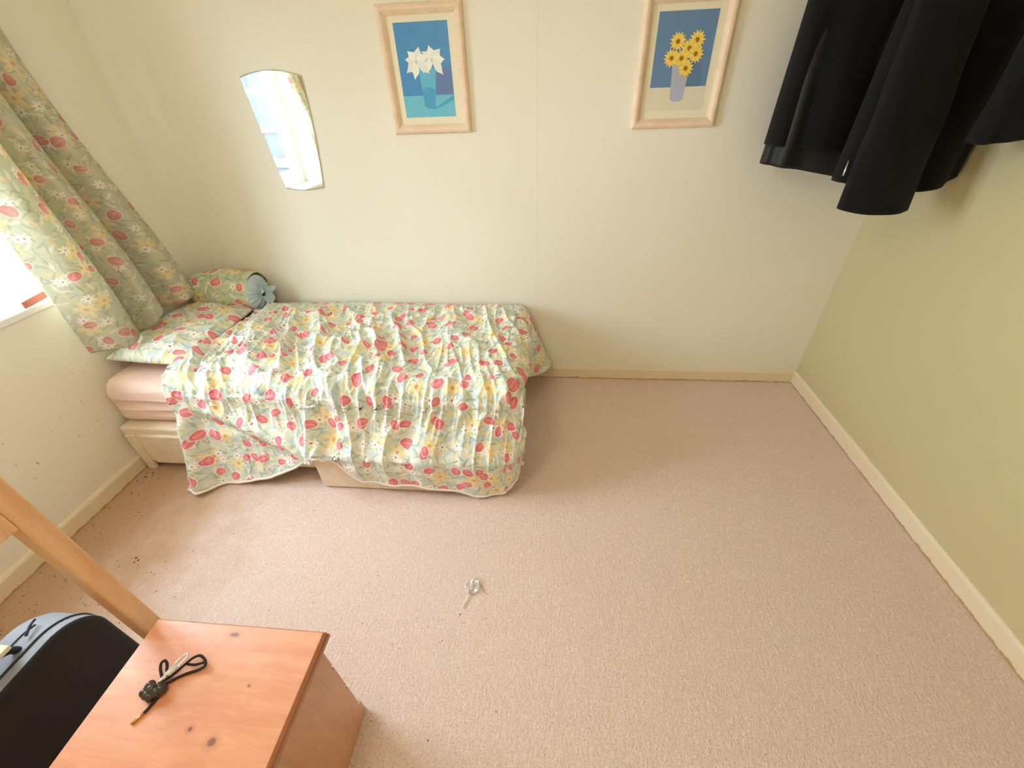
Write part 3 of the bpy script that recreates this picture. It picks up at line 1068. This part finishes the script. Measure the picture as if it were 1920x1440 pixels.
# ------------------------------------------------------------------ mirror
mir = empty('wall_mirror', (-1.335, YB, 1.19), 'small frameless mirror with tapering sides on the back wall', 'mirror')
def mirror():
    # outline: wide curved top, straight tapering sides, softly curved foot
    def side(tt): return tt
    tl, tr = (-1.489, 1.690), (-1.184, 1.686)
    bl, br = (-1.438, 1.205), (-1.226, 1.203)
    pts = []
    n = 14
    for i in range(n + 1):                       # top arc, left to right
        u = i / n
        x = tl[0] + (tr[0] - tl[0]) * u
        z = tl[1] + (tr[1] - tl[1]) * u + 0.024 * math.sin(PI * u)
        if u < 0.04 or u > 0.96: z -= 0.001
        pts.append((x, z))
    for i in range(1, 9):                        # right side
        u = i / 9
        pts.append((tr[0] + (br[0] - tr[0]) * u + 0.010 * math.sin(PI * u), tr[1] + (br[1] - tr[1]) * u))
    for i in range(n + 1):                       # foot
        u = i / n
        pts.append((br[0] + (bl[0] - br[0]) * u, br[1] + (bl[1] - br[1]) * u - 0.010 * math.sin(PI * u)))
    for i in range(1, 9):
        u = i / 9
        pts.append((bl[0] + (tl[0] - bl[0]) * u - 0.004 * math.sin(PI * u), bl[1] + (tl[1] - bl[1]) * u))
    cx = sum(p[0] for p in pts) / len(pts); cz = sum(p[1] for p in pts) / len(pts)
    k = len(pts)
    def ring(s, y):
        return [(cx + (p[0] - cx) * s, y, cz + (p[1] - cz) * s) for p in pts]
    V = ring(0.985, YB - 0.0085)
    o = mesh('mirror_glass', V, [tuple(range(k))], M['mirror'], mir, smooth=False)
    R1, R2, R3 = ring(0.985, YB - 0.0085), ring(1.0, YB - 0.006), ring(1.0, YB - 0.0005)
    V = R1 + R2 + R3
    F = []
    for i in range(k):
        j = (i + 1) % k
        F.append((i, j, k + j, k + i)); F.append((k + i, k + j, 2 * k + j, 2 * k + i))
    F.append(tuple(range(2 * k, 3 * k)))
    o2 = mesh('bevelled_edge', V, F, M['steel'], mir, smooth=False)
    for o_ in (o, o2):
        bm = bmesh.new(); bm.from_mesh(o_.data); bmesh.ops.recalc_face_normals(bm, faces=bm.faces)
        bm.to_mesh(o_.data); bm.free()
    me = o.data
    if me.polygons[0].normal.y > 0: me.flip_normals()
mirror()

# ------------------------------------------------------------------ framed prints
def moulding(name, x0, x1, z0, z1, mat, parent, wdt=0.038):
    prof = [(0, 0.0), (0, 0.012), (0.004, 0.018), (0.012, 0.022), (0.022, 0.021), (0.031, 0.015), (wdt - 0.002, 0.010), (wdt, 0.009), (wdt, 0.001)]
    cs = [(x0, z0, 1, 1), (x1, z0, -1, 1), (x1, z1, -1, -1), (x0, z1, 1, -1)]
    V, F = [], []
    n = len(prof)
    for (x, z, sx, sz) in cs:
        for w_, h_ in prof:
            V.append((x + sx * w_, YB - h_, z + sz * w_))
    for c in range(4):
        d = (c + 1) % 4
        for k in range(n - 1):
            F.append((c * n + k, d * n + k, d * n + k + 1, c * n + k + 1))
    return mesh(name, V, F, mat, parent, smooth=False)


def flat_poly(V, F, FM, pts, y, mi):
    b0 = len(V)
    for x, z in pts: V.append((x, y, z))
    F.append(tuple(range(b0, b0 + len(pts)))); FM.append(mi)


def petal(V, F, FM, c, ang, length, width, y, mi, bend=0.0, base=0.0, tip=1.0):
    """pointed leaf shape lying on the print"""
    pts = []
    n = 8
    ca, sa = math.cos(ang), math.sin(ang)
    L, Rr = [], []
    for i in range(n + 1):
        u = i / n
        w_ = width * (math.sin(PI * (u * 0.92 + 0.04)) ** 0.8) * (1 if u < 0.6 else (1 - tip * 0.8 * (u - 0.6) / 0.4))
        off = bend * u * u
        p = (base + length * u)
        for sgn, lst in ((1, L), (-1, Rr)):
            lx, ly = p, off + sgn * w_
            lst.append((c[0] + lx * ca - ly * sa, c[1] + lx * sa + ly * ca))
    flat_poly(V, F, FM, L + Rr[::-1], y, mi)


Y1 = YB - 0.0045
pic = empty('picture_frame', (-0.588, YB, 1.439), 'limed wood framed print of white lilies in a turquoise vase', 'picture', 'framed flower prints on the back wall')
moulding('frame_moulding', -0.778, -0.400, 1.438, 1.912, M['frame_wood'], pic)
box('mount', (-0.742, -0.439, YB - 0.004, YB - 0.001, 1.475, 1.876), M['mount'], pic)
V, F, FM = [], [], []
def rect(x0, x1, z0, z1): return [(x0, z0), (x1, z0), (x1, z1), (x0, z1)]
flat_poly(V, F, FM, rect(-0.712, -0.471, 1.504, 1.850), Y1, 0)
flat_poly(V, F, FM, rect(-0.556, -0.4712, 1.590, 1.690), Y1 - 0.0001, 4)
flat_poly(V, F, FM, rect(-0.7118, -0.4712, 1.5042, 1.589), Y1 - 0.0002, 1)
flat_poly(V, F, FM, [(-0.575, 1.542), (-0.556, 1.545), (-0.489, 1.579), (-0.472, 1.586), (-0.472, 1.570), (-0.53, 1.545), (-0.57, 1.535)], Y1 - 0.0003, 2)
flat_poly(V, F, FM, [(-0.623, 1.690), (-0.614, 1.548), (-0.604, 1.540), (-0.586, 1.536), (-0.569, 1.540), (-0.563, 1.547), (-0.543, 1.690)], Y1 - 0.0004, 3)
flat_poly(V, F, FM, [(-0.618, 1.610), (-0.614, 1.548), (-0.604, 1.540), (-0.586, 1.536), (-0.569, 1.540), (-0.563, 1.547), (-0.556, 1.610), (-0.585, 1.622)], Y1 - 0.0005, 2)
for c, angs in (((-0.625, 1.714), (2.75, 2.15, 1.35, 0.6, -2.7, -2.05, -0.55)), ((-0.553, 1.717), (2.3, 1.75, 1.0, 0.25, -0.75, -2.6))):
    for k, a_ in enumerate(angs):
        petal(V, F, FM, c, a_, 0.054 + 0.012 * (a_ < 0), 0.0175, Y1 - 0.0006 - 0.00005 * k, 5 if k % 2 else 6, bend=(-0.012 if math.cos(a_) > 0 else 0.012) * (1 if abs(math.cos(a_)) > 0.4 else 0.2))
    petal(V, F, FM, (c[0] - 0.004, c[1] - 0.01), PI / 2, 0.02, 0.004, Y1 - 0.0012, 7)
arts = [art('lily_background', (78, 152, 206), (66, 138, 194)), art('turquoise_table', (118, 200, 222), (104, 188, 214)),
        art('lily_vase_shade', (78, 170, 212), (68, 158, 204)), art('turquoise_vase', (106, 192, 220), (94, 180, 214)),
        art('violet_shadow', (108, 130, 180), (98, 122, 172)), art('lily_white', (250, 250, 240), (242, 244, 234)),
        art('lily_shade', (240, 244, 236), (228, 236, 230)), art('lily_heart', (206, 216, 188), (186, 202, 178))]
o = mesh('print', V, [f for f in F], arts, pic, smooth=False, fm=FM)
for p in o.data.polygons:
    pass

pic2 = empty('picture_frame', (0.538, YB, 1.428), 'limed wood framed print of yellow daisies in a lilac vase', 'picture', 'framed flower prints on the back wall')
moulding('frame_moulding', 0.352, 0.727, 1.428, 1.900, M['frame_wood'], pic2)
box('mount', (0.388, 0.691, YB - 0.004, YB - 0.001, 1.464, 1.866), M['mount'], pic2)
V, F, FM = [], [], []
flat_poly(V, F, FM, rect(0.417, 0.656, 1.497, 1.838), Y1, 0)
flat_poly(V, F, FM, [(0.566, 1.583), (0.634, 1.583), (0.622, 1.662), (0.585, 1.672), (0.566, 1.64)], Y1 - 0.0001, 6)
flat_poly(V, F, FM, rect(0.4172, 0.6558, 1.4972, 1.583), Y1 - 0.0002, 1)
flat_poly(V, F, FM, [(0.499, 1.672), (0.510, 1.539), (0.520, 1.531), (0.539, 1.528), (0.557, 1.531), (0.567, 1.539), (0.574, 1.672)], Y1 - 0.0004, 2)
for i, (dx, dz) in enumerate([(0.586, 1.743), (0.508, 1.740), (0.559, 1.716), (0.533, 1.683), (0.589, 1.696), (0.491, 1.685), (0.557, 1.648)]):
    yy = Y1 - 0.0006 - 0.0003 * i
    for k in range(14):
        petal(V, F, FM, (dx, dz), 2 * PI * k / 14 + 0.2 * i, 0.034, 0.0058, yy - 0.00001 * (k % 2), 3 if k % 2 else 4, tip=0.6)
    flat_poly(V, F, FM, [(dx + 0.0085 * math.cos(2 * PI * q / 14), dz + 0.0085 * math.sin(2 * PI * q / 14)) for q in range(14)], yy - 0.0001, 5)
arts2 = [art('daisy_background', (108, 144, 182), (98, 134, 174)), art('daisy_table', (232, 226, 200), (224, 218, 192)),
         art('lilac_vase', (188, 190, 208), (178, 180, 202)), art('daisy_yellow', (250, 216, 92), (244, 204, 76)),
         art('daisy_light', (252, 230, 140), (246, 218, 116)), art('daisy_heart', (172, 122, 28), (150, 100, 20)),
         art('slate_shadow', (100, 132, 170), (92, 122, 162))]
mesh('print', V, F, arts2, pic2, smooth=False, fm=FM)

# ------------------------------------------------------------------ jackets on a rail in the far right corner
crail = empty('coat_rail', (1.31, 2.0, 2.12), 'steel coat rail above the black jackets', 'coat rail')
tube('rail', [(1.31, 1.45, 2.12), (1.31, YB, 2.12)], 0.011, M['steel'], crail)
box('bracket', (1.30, XR, 1.455, 1.475, 2.112, 2.128), M['steel'], crail)
box('bracket', (1.30, XR, 2.25, 2.27, 2.112, 2.128), M['steel'], crail)


def shell(name, rows, parent, mat, nth=160, thick=0.004):
    """rows: list of arrays (nth,3) from hem to neck"""
    P = np.stack(rows, 1)                       # nth, nrows, 3
    n, m, _ = P.shape
    o = mesh(name, P.reshape(-1, 3), grid_faces(n, m, True), mat, parent)
    bm = bmesh.new(); bm.from_mesh(o.data); bmesh.ops.recalc_face_normals(bm, faces=bm.faces); bm.to_mesh(o.data); bm.free()
    so = o.modifiers.new('thickness', 'SOLIDIFY'); so.thickness = thick; so.offset = -1
    return o


def jacket_body(name, parent, mat, cx, cy, hw, hd, hem, seed, ztop=2.0, amp=0.022, k=5, lean=0.0, pw=0.7):
    nth, nr = 180, 46
    th = np.linspace(0, 2 * PI, nth, endpoint=False)
    c, s = np.cos(th), np.sin(th)
    bx = np.sign(c) * np.abs(c) ** pw
    by = np.sign(s) * np.abs(s) ** pw
    xs = cx + hw * bx
    hz = np.interp(xs, [h[0] for h in hem], [h[1] for h in hem])
    rows = []
    for r in range(nr):
        u = r / (nr - 1)
        z = hz + (ztop - hz) * u
        if u > 0.86:
            q = (u - 0.86) / 0.14
            fx = 0.92 * (1 - q) + 0.22 * q; fy = 0.9 * (1 - q) + 0.45 * q
        else:
            fx = 1.0 - 0.08 * u / 0.86; fy = 1.0 - 0.1 * u / 0.86
        a = amp * (1 - u) ** 0.6
        ph = k * th + 1.2 * np.sin(2 * th + seed) + 1.5 * (vnoise(th * 1.2, u * 1.5 + 0 * th, seed) - 0.5)
        f = np.sin(ph) * a + 0.012 * (vnoise(th * 2.5 + 3, u * 4 + 0 * th, seed + 2) - 0.5)
        x = cx + lean * u + hw * bx * fx + 0.15 * f * c
        y = cy + (hd * by * fy) + f * np.abs(s) * np.sign(s) * 1.0
        rows.append(np.stack([x, y, z], -1))
    return shell(name, rows, parent, mat)


# leftmost jacket, nearest the back wall
j1 = empty('jacket', (1.10, 2.13, 1.27), 'black jacket nearest the pictures with a longer inner layer', 'jacket', 'black jackets on the coat rail')
jacket_body('jacket_shell', j1, M['black_cloth'], 1.135, 2.13, 0.235, 0.085, [(0.88, 1.372), (1.02, 1.365), (1.2, 1.35), (1.36, 1.34)], 3, amp=0.026, k=6)
jacket_body('inner_layer', j1, M['dark_lining'], 1.135, 2.13, 0.225, 0.072, [(0.88, 1.302), (1.04, 1.279), (1.2, 1.251), (1.36, 1.25)], 5, amp=0.020, k=5, ztop=1.85)
# middle jacket with the hanging sleeve
j2 = empty('jacket', (1.32, 1.92, 1.17), 'black jacket with long sleeve hanging lowest, middle of the rail', 'jacket', 'black jackets on the coat rail')
jacket_body('jacket_shell', j2, M['black_cloth'], 1.335, 1.925, 0.216, 0.078, [(1.13, 1.26), (1.33, 1.238), (1.40, 1.228), (1.48, 1.246), (1.545, 1.275)], 9, amp=0.014, k=4)
nth, nr = 90, 40
th = np.linspace(0, 2 * PI, nth, endpoint=False)
rows = []
for r in range(nr):
    u = r / (nr - 1)
    cx = 1.231 - 0.020 * u
    hw = 0.121 - 0.030 * u
    bx = np.sign(np.cos(th)) * np.abs(np.cos(th)) ** 0.7
    by = np.sign(np.sin(th)) * np.abs(np.sin(th)) ** 0.7
    z = 1.172 + 0.76 * u + 0.008 * np.cos(th) ** 2 * (1 - u)
    f = 0.010 * np.sin(3 * th + 4 * u) * (1 - u) + 0.014 * (vnoise(th * 1.7, u * 5 + 0 * th, 15) - 0.5) * np.sin(PI * u)
    rows.append(np.stack([cx + (hw + 0.3 * f) * bx, 1.80 + 0.055 * u + (0.048 + f) * by, z], -1))
sl = shell('sleeve', rows, j2, M['black_cloth'])
tube('zip_pull', [(1.095, 1.838, 1.345), (1.093, 1.833, 1.31), (1.094, 1.832, 1.295)], [0.003, 0.003, 0.005], M['steel'], j2)
# right-hand jacket, nearest the camera
j3 = empty('jacket', (1.43, 1.67, 1.41), 'black jacket with the highest hem, against the right wall', 'jacket', 'black jackets on the coat rail')
jacket_body('jacket_shell', j3, M['black_cloth'], 1.455, 1.675, 0.098, 0.058, [(1.27, 1.405), (1.35, 1.408), (1.457, 1.424), (1.56, 1.43)], 12, amp=0.010, k=4)

# ------------------------------------------------------------------ pine bedside cabinet
cab = empty('bedside_cabinet', CAB, 'orange pine bedside cabinet with a black cord lying on it', 'cabinet')
TX0, TX1, TY0, TY1, TZ = -1.010, -0.545, 0.025, 0.432, 0.52
BXa, BXb, BYa, BYb = TX0 + 0.02, TX1 - 0.021, TY0 + 0.01, TY1 - 0.032
# top board with a stepped, rounded edge
def ring_rect(x0, x1, y0, y1, z): return [(x0, y0, z), (x1, y0, z), (x1, y1, z), (x0, y1, z)]
def loft(name, rings, mat, parent, cap=True, fm=None):
    V = [p for r in rings for p in r]
    F, n = [], len(rings[0])
    for k in range(len(rings) - 1):
        for i in range(n):
            j = (i + 1) % n
            F.append((k * n + i, k * n + j, (k + 1) * n + j, (k + 1) * n + i))
    if cap:
        F.append(tuple(range(n))[::-1]); F.append(tuple(range((len(rings) - 1) * n, len(rings) * n)))
    return mesh(name, V, F, mat, parent, smooth=False, fm=fm)
def inset(d, z): return ring_rect(TX0 + d, TX1 - d, TY0 + d, TY1 - d, z)
loft('top', [inset(0.012, TZ - 0.010), inset(0.007, TZ - 0.004), inset(0.007, TZ - 0.0006), inset(0.0085, TZ)], M['pine_top'], cab)
loft('edge_moulding', [inset(0.022, TZ - 0.046), inset(0.018, TZ - 0.043), inset(0.010, TZ - 0.038), inset(0.003, TZ - 0.035), inset(0.0, TZ - 0.031), inset(0.0, TZ - 0.020),
                       inset(0.003, TZ - 0.017), inset(0.005, TZ - 0.015), inset(0.002, TZ - 0.012), inset(0.003, TZ - 0.007), inset(0.007, TZ - 0.004)], M['pine_shaded'], cab, cap=False)
box('side_panel', (BXb - 0.018, BXb, BYa, BYb, 0.0, TZ - 0.046), M['pine_side'], cab, bev=0.001)
box('side_panel', (BXa, BXa + 0.018, BYa, BYb, 0.0, TZ - 0.046), M['pine_side'], cab, bev=0.001)
box('back_panel', (BXa + 0.018, BXb - 0.018, BYa, BYa + 0.008, 0.0, TZ - 0.046), M['pine_side'], cab)
for k, (za, zb) in enumerate(((0.075, 0.205), (0.215, 0.345), (0.355, 0.468))):
    dr = box('drawer', (BXa + 0.02, BXb - 0.004, BYb - 0.30, BYb + 0.012, za, zb), M['pine_side'], cab, bev=0.004)
    bm = bmesh.new()
    bmesh.ops.create_uvsphere(bm, u_segments=18, v_segments=12, radius=0.016, matrix=Matrix.Translation(((BXa + BXb) / 2, BYb + 0.03, (za + zb) / 2)))
    bmesh.ops.create_cone(bm, cap_ends=True, segments=16, radius1=0.008, radius2=0.008, depth=0.03,
                          matrix=Matrix.Translation(((BXa + BXb) / 2, BYb + 0.02, (za + zb) / 2)) @ Matrix.Rotation(PI / 2, 4, 'X'))
    from_bm('knob', bm, M['pine_shaded'], dr, smooth=True)
box('plinth', (BXa + 0.018, BXb - 0.002, BYb - 0.02, BYb + 0.018, 0.0, 0.06), M['pine_side'], cab, bev=0.003)

# cord with a nail clipper and beads lying on the cabinet
cd = empty('key_cord', (-0.86, 0.29, TZ), 'black cord charm with silver clipper and brass tip on the cabinet top', 'cord')
z = TZ
tube('cord_loop', smooth_path([(-0.882, 0.298, z + .006), (-0.897, 0.314, z + .012), (-0.902, 0.325, z + .016), (-0.897, 0.331, z + .017),
                               (-0.889, 0.326, z + .014), (-0.884, 0.316, z + .009), (-0.876, 0.306, z + .006)]), 0.0031, M['cord'], cd)
tube('cord_loop', smooth_path([(-0.876, 0.296, z + .006), (-0.862, 0.308, z + .008), (-0.849, 0.323, z + .012), (-0.838, 0.335, z + .016), (-0.829, 0.343, z + .018),
                               (-0.817, 0.347, z + .018), (-0.802, 0.340, z + .014), (-0.797, 0.330, z + .010), (-0.806, 0.324, z + .007),
                               (-0.818, 0.319, z + .005), (-0.832, 0.314, z + .004), (-0.850, 0.304, z + .004), (-0.868, 0.290, z + .006)]), 0.0031, M['cord'], cd)
tube('cord_loop', smooth_path([(-0.842, 0.330, z + .010), (-0.824, 0.331, z + .008), (-0.806, 0.336, z + .010)]), 0.0028, M['cord'], cd)
tube('cord_end', smooth_path([(-0.8755, 0.2345, z + .004), (-0.872, 0.243, z + .004), (-0.868, 0.258, z + .005), (-0.866, 0.272, z + .008)]), 0.0031, M['cord'], cd)
tube('brass_tip', [(-0.888, 0.214, z + .0028), (-0.8752, 0.2350, z + .004)], [0.0024, 0.0032], M['brass'], cd)
random.seed(3)
for (bx_, by_, bz_, br_) in ((-0.897, 0.270, 0.012, 0.011), (-0.888, 0.265, 0.011, 0.0105), (-0.879, 0.263, 0.011, 0.011), (-0.893, 0.281, 0.015, 0.010),
                             (-0.882, 0.274, 0.017, 0.011), (-0.871, 0.271, 0.012, 0.012), (-0.864, 0.278, 0.011, 0.011), (-0.872, 0.283, 0.013, 0.010)):
    bm = bmesh.new()
    bmesh.ops.create_icosphere(bm, subdivisions=3, radius=br_, matrix=Matrix.Translation((bx_, by_, z + bz_)))
    for v in bm.verts:
        d = v.co - Vector((bx_, by_, z + bz_))
        k_ = 1 + 0.28 * (float(vnoise(d.x * 160 + bx_ * 900, d.y * 160 + d.z * 110, 7)) - 0.5)
        v.co = Vector((bx_, by_, z + bz_)) + d * k_
    from_bm('bead', bm, M['bead'], cd, smooth=True)
# clipper: solid tapered body and an open loop at its far end
def clipper():
    zc = z + 0.020
    ax = Vector((0.0175, 0.0385, 0)).normalized(); bxv = Vector((ax.y, -ax.x, 0))
    o0 = Vector((-0.875, 0.287, zc))
    def pt(l, w_, h): return o0 + ax * l + bxv * w_ + Vector((0, 0, h))
    prof = [(0.000, 0.0035), (0.012, 0.0045), (0.016, 0.003), (0.019, 0.007), (0.030, 0.0082), (0.040, 0.0078)]
    V, F = [], []
    for l, w_ in prof:
        V += [pt(l, -w_, -0.002), pt(l, w_, -0.002), pt(l, w_ * 0.8, 0.002), pt(l, -w_ * 0.8, 0.002)]
    for i in range(len(prof) - 1):
        for k in range(4):
            F.append((i * 4 + k, i * 4 + (k + 1) % 4, i * 4 + 4 + (k + 1) % 4, i * 4 + 4 + k))
    F.append((3, 2, 1, 0)); b = (len(prof) - 1) * 4; F.append((b, b + 1, b + 2, b + 3))
    mesh('clipper', V, F, M['steel'], cd, smooth=False)
    P = [pt(0.039, -0.0068, 0), pt(0.052, -0.0062, 0.001), pt(0.062, -0.004, 0.001), pt(0.067, 0, 0.001), pt(0.062, 0.004, 0.001), pt(0.052, 0.0062, 0.001), pt(0.039, 0.0068, 0)]
    tube('clipper_loop', smooth_path(P, 6), 0.0018, M['steel'], cd)
clipper()

# ------------------------------------------------------------------ suitcase standing left of the cabinet
sc = empty('suitcase', (-1.34, 0.14, 0.0), 'black fronted grey suitcase standing upright beside the pine cabinet', 'suitcase')
def rr_profile(y0, y1, z0, z1, r, n=12, d=0.0):
    y0 += d; y1 -= d; z0 += d; z1 -= d; r = max(r - d, 0.002)
    pts = []
    for (cy, cz, a0) in ((y1 - r, z0 + r, -PI / 2), (y1 - r, z1 - r, 0), (y0 + r, z1 - r, PI / 2), (y0 + r, z0 + r, PI)):
        for i in range(n + 1):
            a = a0 + PI / 2 * i / n
            pts.append((cy + r * math.cos(a), cz + r * math.sin(a)))
    return pts
def case():
    y0, y1, z0, z1, r = -0.19, 0.462, 0.0, 0.503, 0.105
    xs = [(-1.272, 0.000), (-1.275, 0.0), (-1.30, -0.003), (-1.34, -0.003), (-1.385, 0.0), (-1.402, 0.006), (-1.410, 0.018)]
    rings = [[(x, y, z_) for (y, z_) in rr_profile(y0, y1, z0, z1, r, d=d if d > 0 else 0)] for x, d in xs]
    loft('shell', rings, M['case_grey'], sc)
    fr = [(-1.270, 0.0), (-1.2655, 0.003), (-1.262, 0.010), (-1.2605, 0.03)]
    rings = [[(x, y, z_) for (y, z_) in rr_profile(y0, y1, z0, z1, r, d=d)] for x, d in fr]
    o = loft('front_panel', rings, M['case_black'], sc)
    o['label'] = 'black fabric front panel'
    for x, rad in ((-1.302, 0.0035), (-1.352, 0.0022)):
        P = [(x, y, z_) for (y, z_) in rr_profile(y0, y1, z0, z1, r, d=-0.001)]
        if rad < 0.003:
            P = [p for p in P if p[2] > 0.42 and p[1] < 0.405]
        tube('zip', P, rad, M['zip'], sc, n=8)
    tube('zip_pull', smooth_path([(-1.352, 0.405, 0.508), (-1.343, 0.39, 0.514), (-1.330, 0.365, 0.511)], 4), 0.0032, M['zip'], sc)
    tube('carry_handle', smooth_path([(-1.325, 0.335, 0.502), (-1.325, 0.325, 0.522), (-1.325, 0.29, 0.535), (-1.325, 0.16, 0.537), (-1.325, 0.12, 0.522), (-1.325, 0.11, 0.502)], 5), 0.009, M['zip'], sc)
    box('luggage_tag', (-1.349, -1.306, 0.285, 0.330, 0.536, 0.548), M['paper'], sc, bev=0.001)
case()

# ------------------------------------------------------------------ pine post and rail frame behind the suitcase
pf = empty('pine_frame', (-1.08, 0.1, 0.0), 'pine post with a rail standing behind the cabinet by the suitcase', 'post frame')
box('post', (-1.096, -1.052, 0.410, 0.453, 0.0, 1.35), M['pine_pale'], pf, bev=0.006, seg=3)
box('post', (-1.104, -1.052, -0.32, -0.27, 0.0, 1.35), M['pine_pale'], pf, bev=0.006, seg=3)
box('rail', (-1.082, -1.053, -0.27, 0.410, 0.930, 1.045), M['pine_pale'], pf, bev=0.003)

# ------------------------------------------------------------------ small things on the carpet
lol = empty('lollipop_stick', (-0.29, 0.80, 0.0), 'white lollipop stick with a crumpled clear wrapper on the carpet', 'wrapper')
tube('stick', [(-0.3125, 0.748, 0.006), (-0.281, 0.832, 0.008)], 0.0023, M['white_plastic'], lol)
def wrap():
    n, m = 22, 14
    V = []
    ax = Vector((0.031, 0.084, 0)).normalized(); b_ = Vector((ax.y, -ax.x, 0))
    for i in range(n):
        u = i / (n - 1)
        wd = 0.005 + 0.026 * math.sin(PI * min(1, u * 1.05)) ** 0.8
        for j in range(m):
            w_ = 2 * j / (m - 1) - 1
            p = Vector((-0.297, 0.800, 0.004)) + ax * (0.072 * u) + b_ * (wd * w_)
            zz = 0.006 + 0.016 * float(ridge(u * 4 + 0.3 * w_, w_ * 2.2 + 3, 71, 1.3)) * (1 - abs(w_) * 0.5)
            V.append((p.x, p.y, max(0.003, zz)))
    mesh('clear_wrapper', V, grid_faces(n, m), M['wrapper'], lol, smooth=False)
wrap()
tag(tube('straw_strand', smooth_path([(-0.272, 0.858, 0.005), (-0.250, 0.835, 0.006), (-0.228, 0.806, 0.005)], 5), 0.0011, M['straw'], org=(-0.25, 0.83, 0.0)),
    'thin brown strand lying beside the lollipop wrapper', 'strand')


def crumbs():
    rnd = random.Random(11)
    bm = bmesh.new()
    def bit(x, y, r):
        bmesh.ops.create_icosphere(bm, subdivisions=1, radius=r,
                                   matrix=Matrix.Translation((x, y, r * 0.55)) @ Matrix.Rotation(rnd.random() * 3, 4, 'Z') @ Matrix.Diagonal((1, 0.6 + 0.6 * rnd.random(), 0.55, 1)))
    for _ in range(110):
        d = abs(rnd.gauss(0, 0.16))
        bit(XL + 0.02 + d, rnd.uniform(0.45, 1.33), rnd.uniform(0.001, 0.0032))
    for _ in range(40):
        bit(rnd.gauss(-1.75, 0.2), rnd.gauss(0.78, 0.10), rnd.uniform(0.001, 0.0030))
    for _ in range(60):
        bit(rnd.uniform(-1.5, 0.0), rnd.uniform(0.35, 1.25), rnd.uniform(0.001, 0.0028))
    for (x, y) in ((-1.77, 0.84), (-1.78, 0.86), (-1.76, 0.85), (-2.12, 1.30), (-2.10, 1.33), (-2.14, 1.27)):
        bit(x, y, 0.005)
    return from_bm('carpet_crumbs', bm, plain('brown_crumbs', srgb(112, 88, 62), 0.9, 0.4, 90))
tag(crumbs(), 'brown crumbs and grit scattered on the carpet by the window wall', 'crumbs', kind='stuff')

# unseen ceiling pendant added to carry the fill light (above the picture)
cl = empty('fill_pendant', (-0.65, 0.45, 2.46), 'unseen pendant on a short white flex, added for the warm fill light', 'lamp')
tube('flex', [(-0.65, 0.45, 2.46), (-0.65, 0.45, 2.24)], 0.004, M['upvc'], cl)
tube('bulb_holder', [(-0.65, 0.45, 2.25), (-0.65, 0.45, 2.19)], 0.018, M['upvc'], cl)
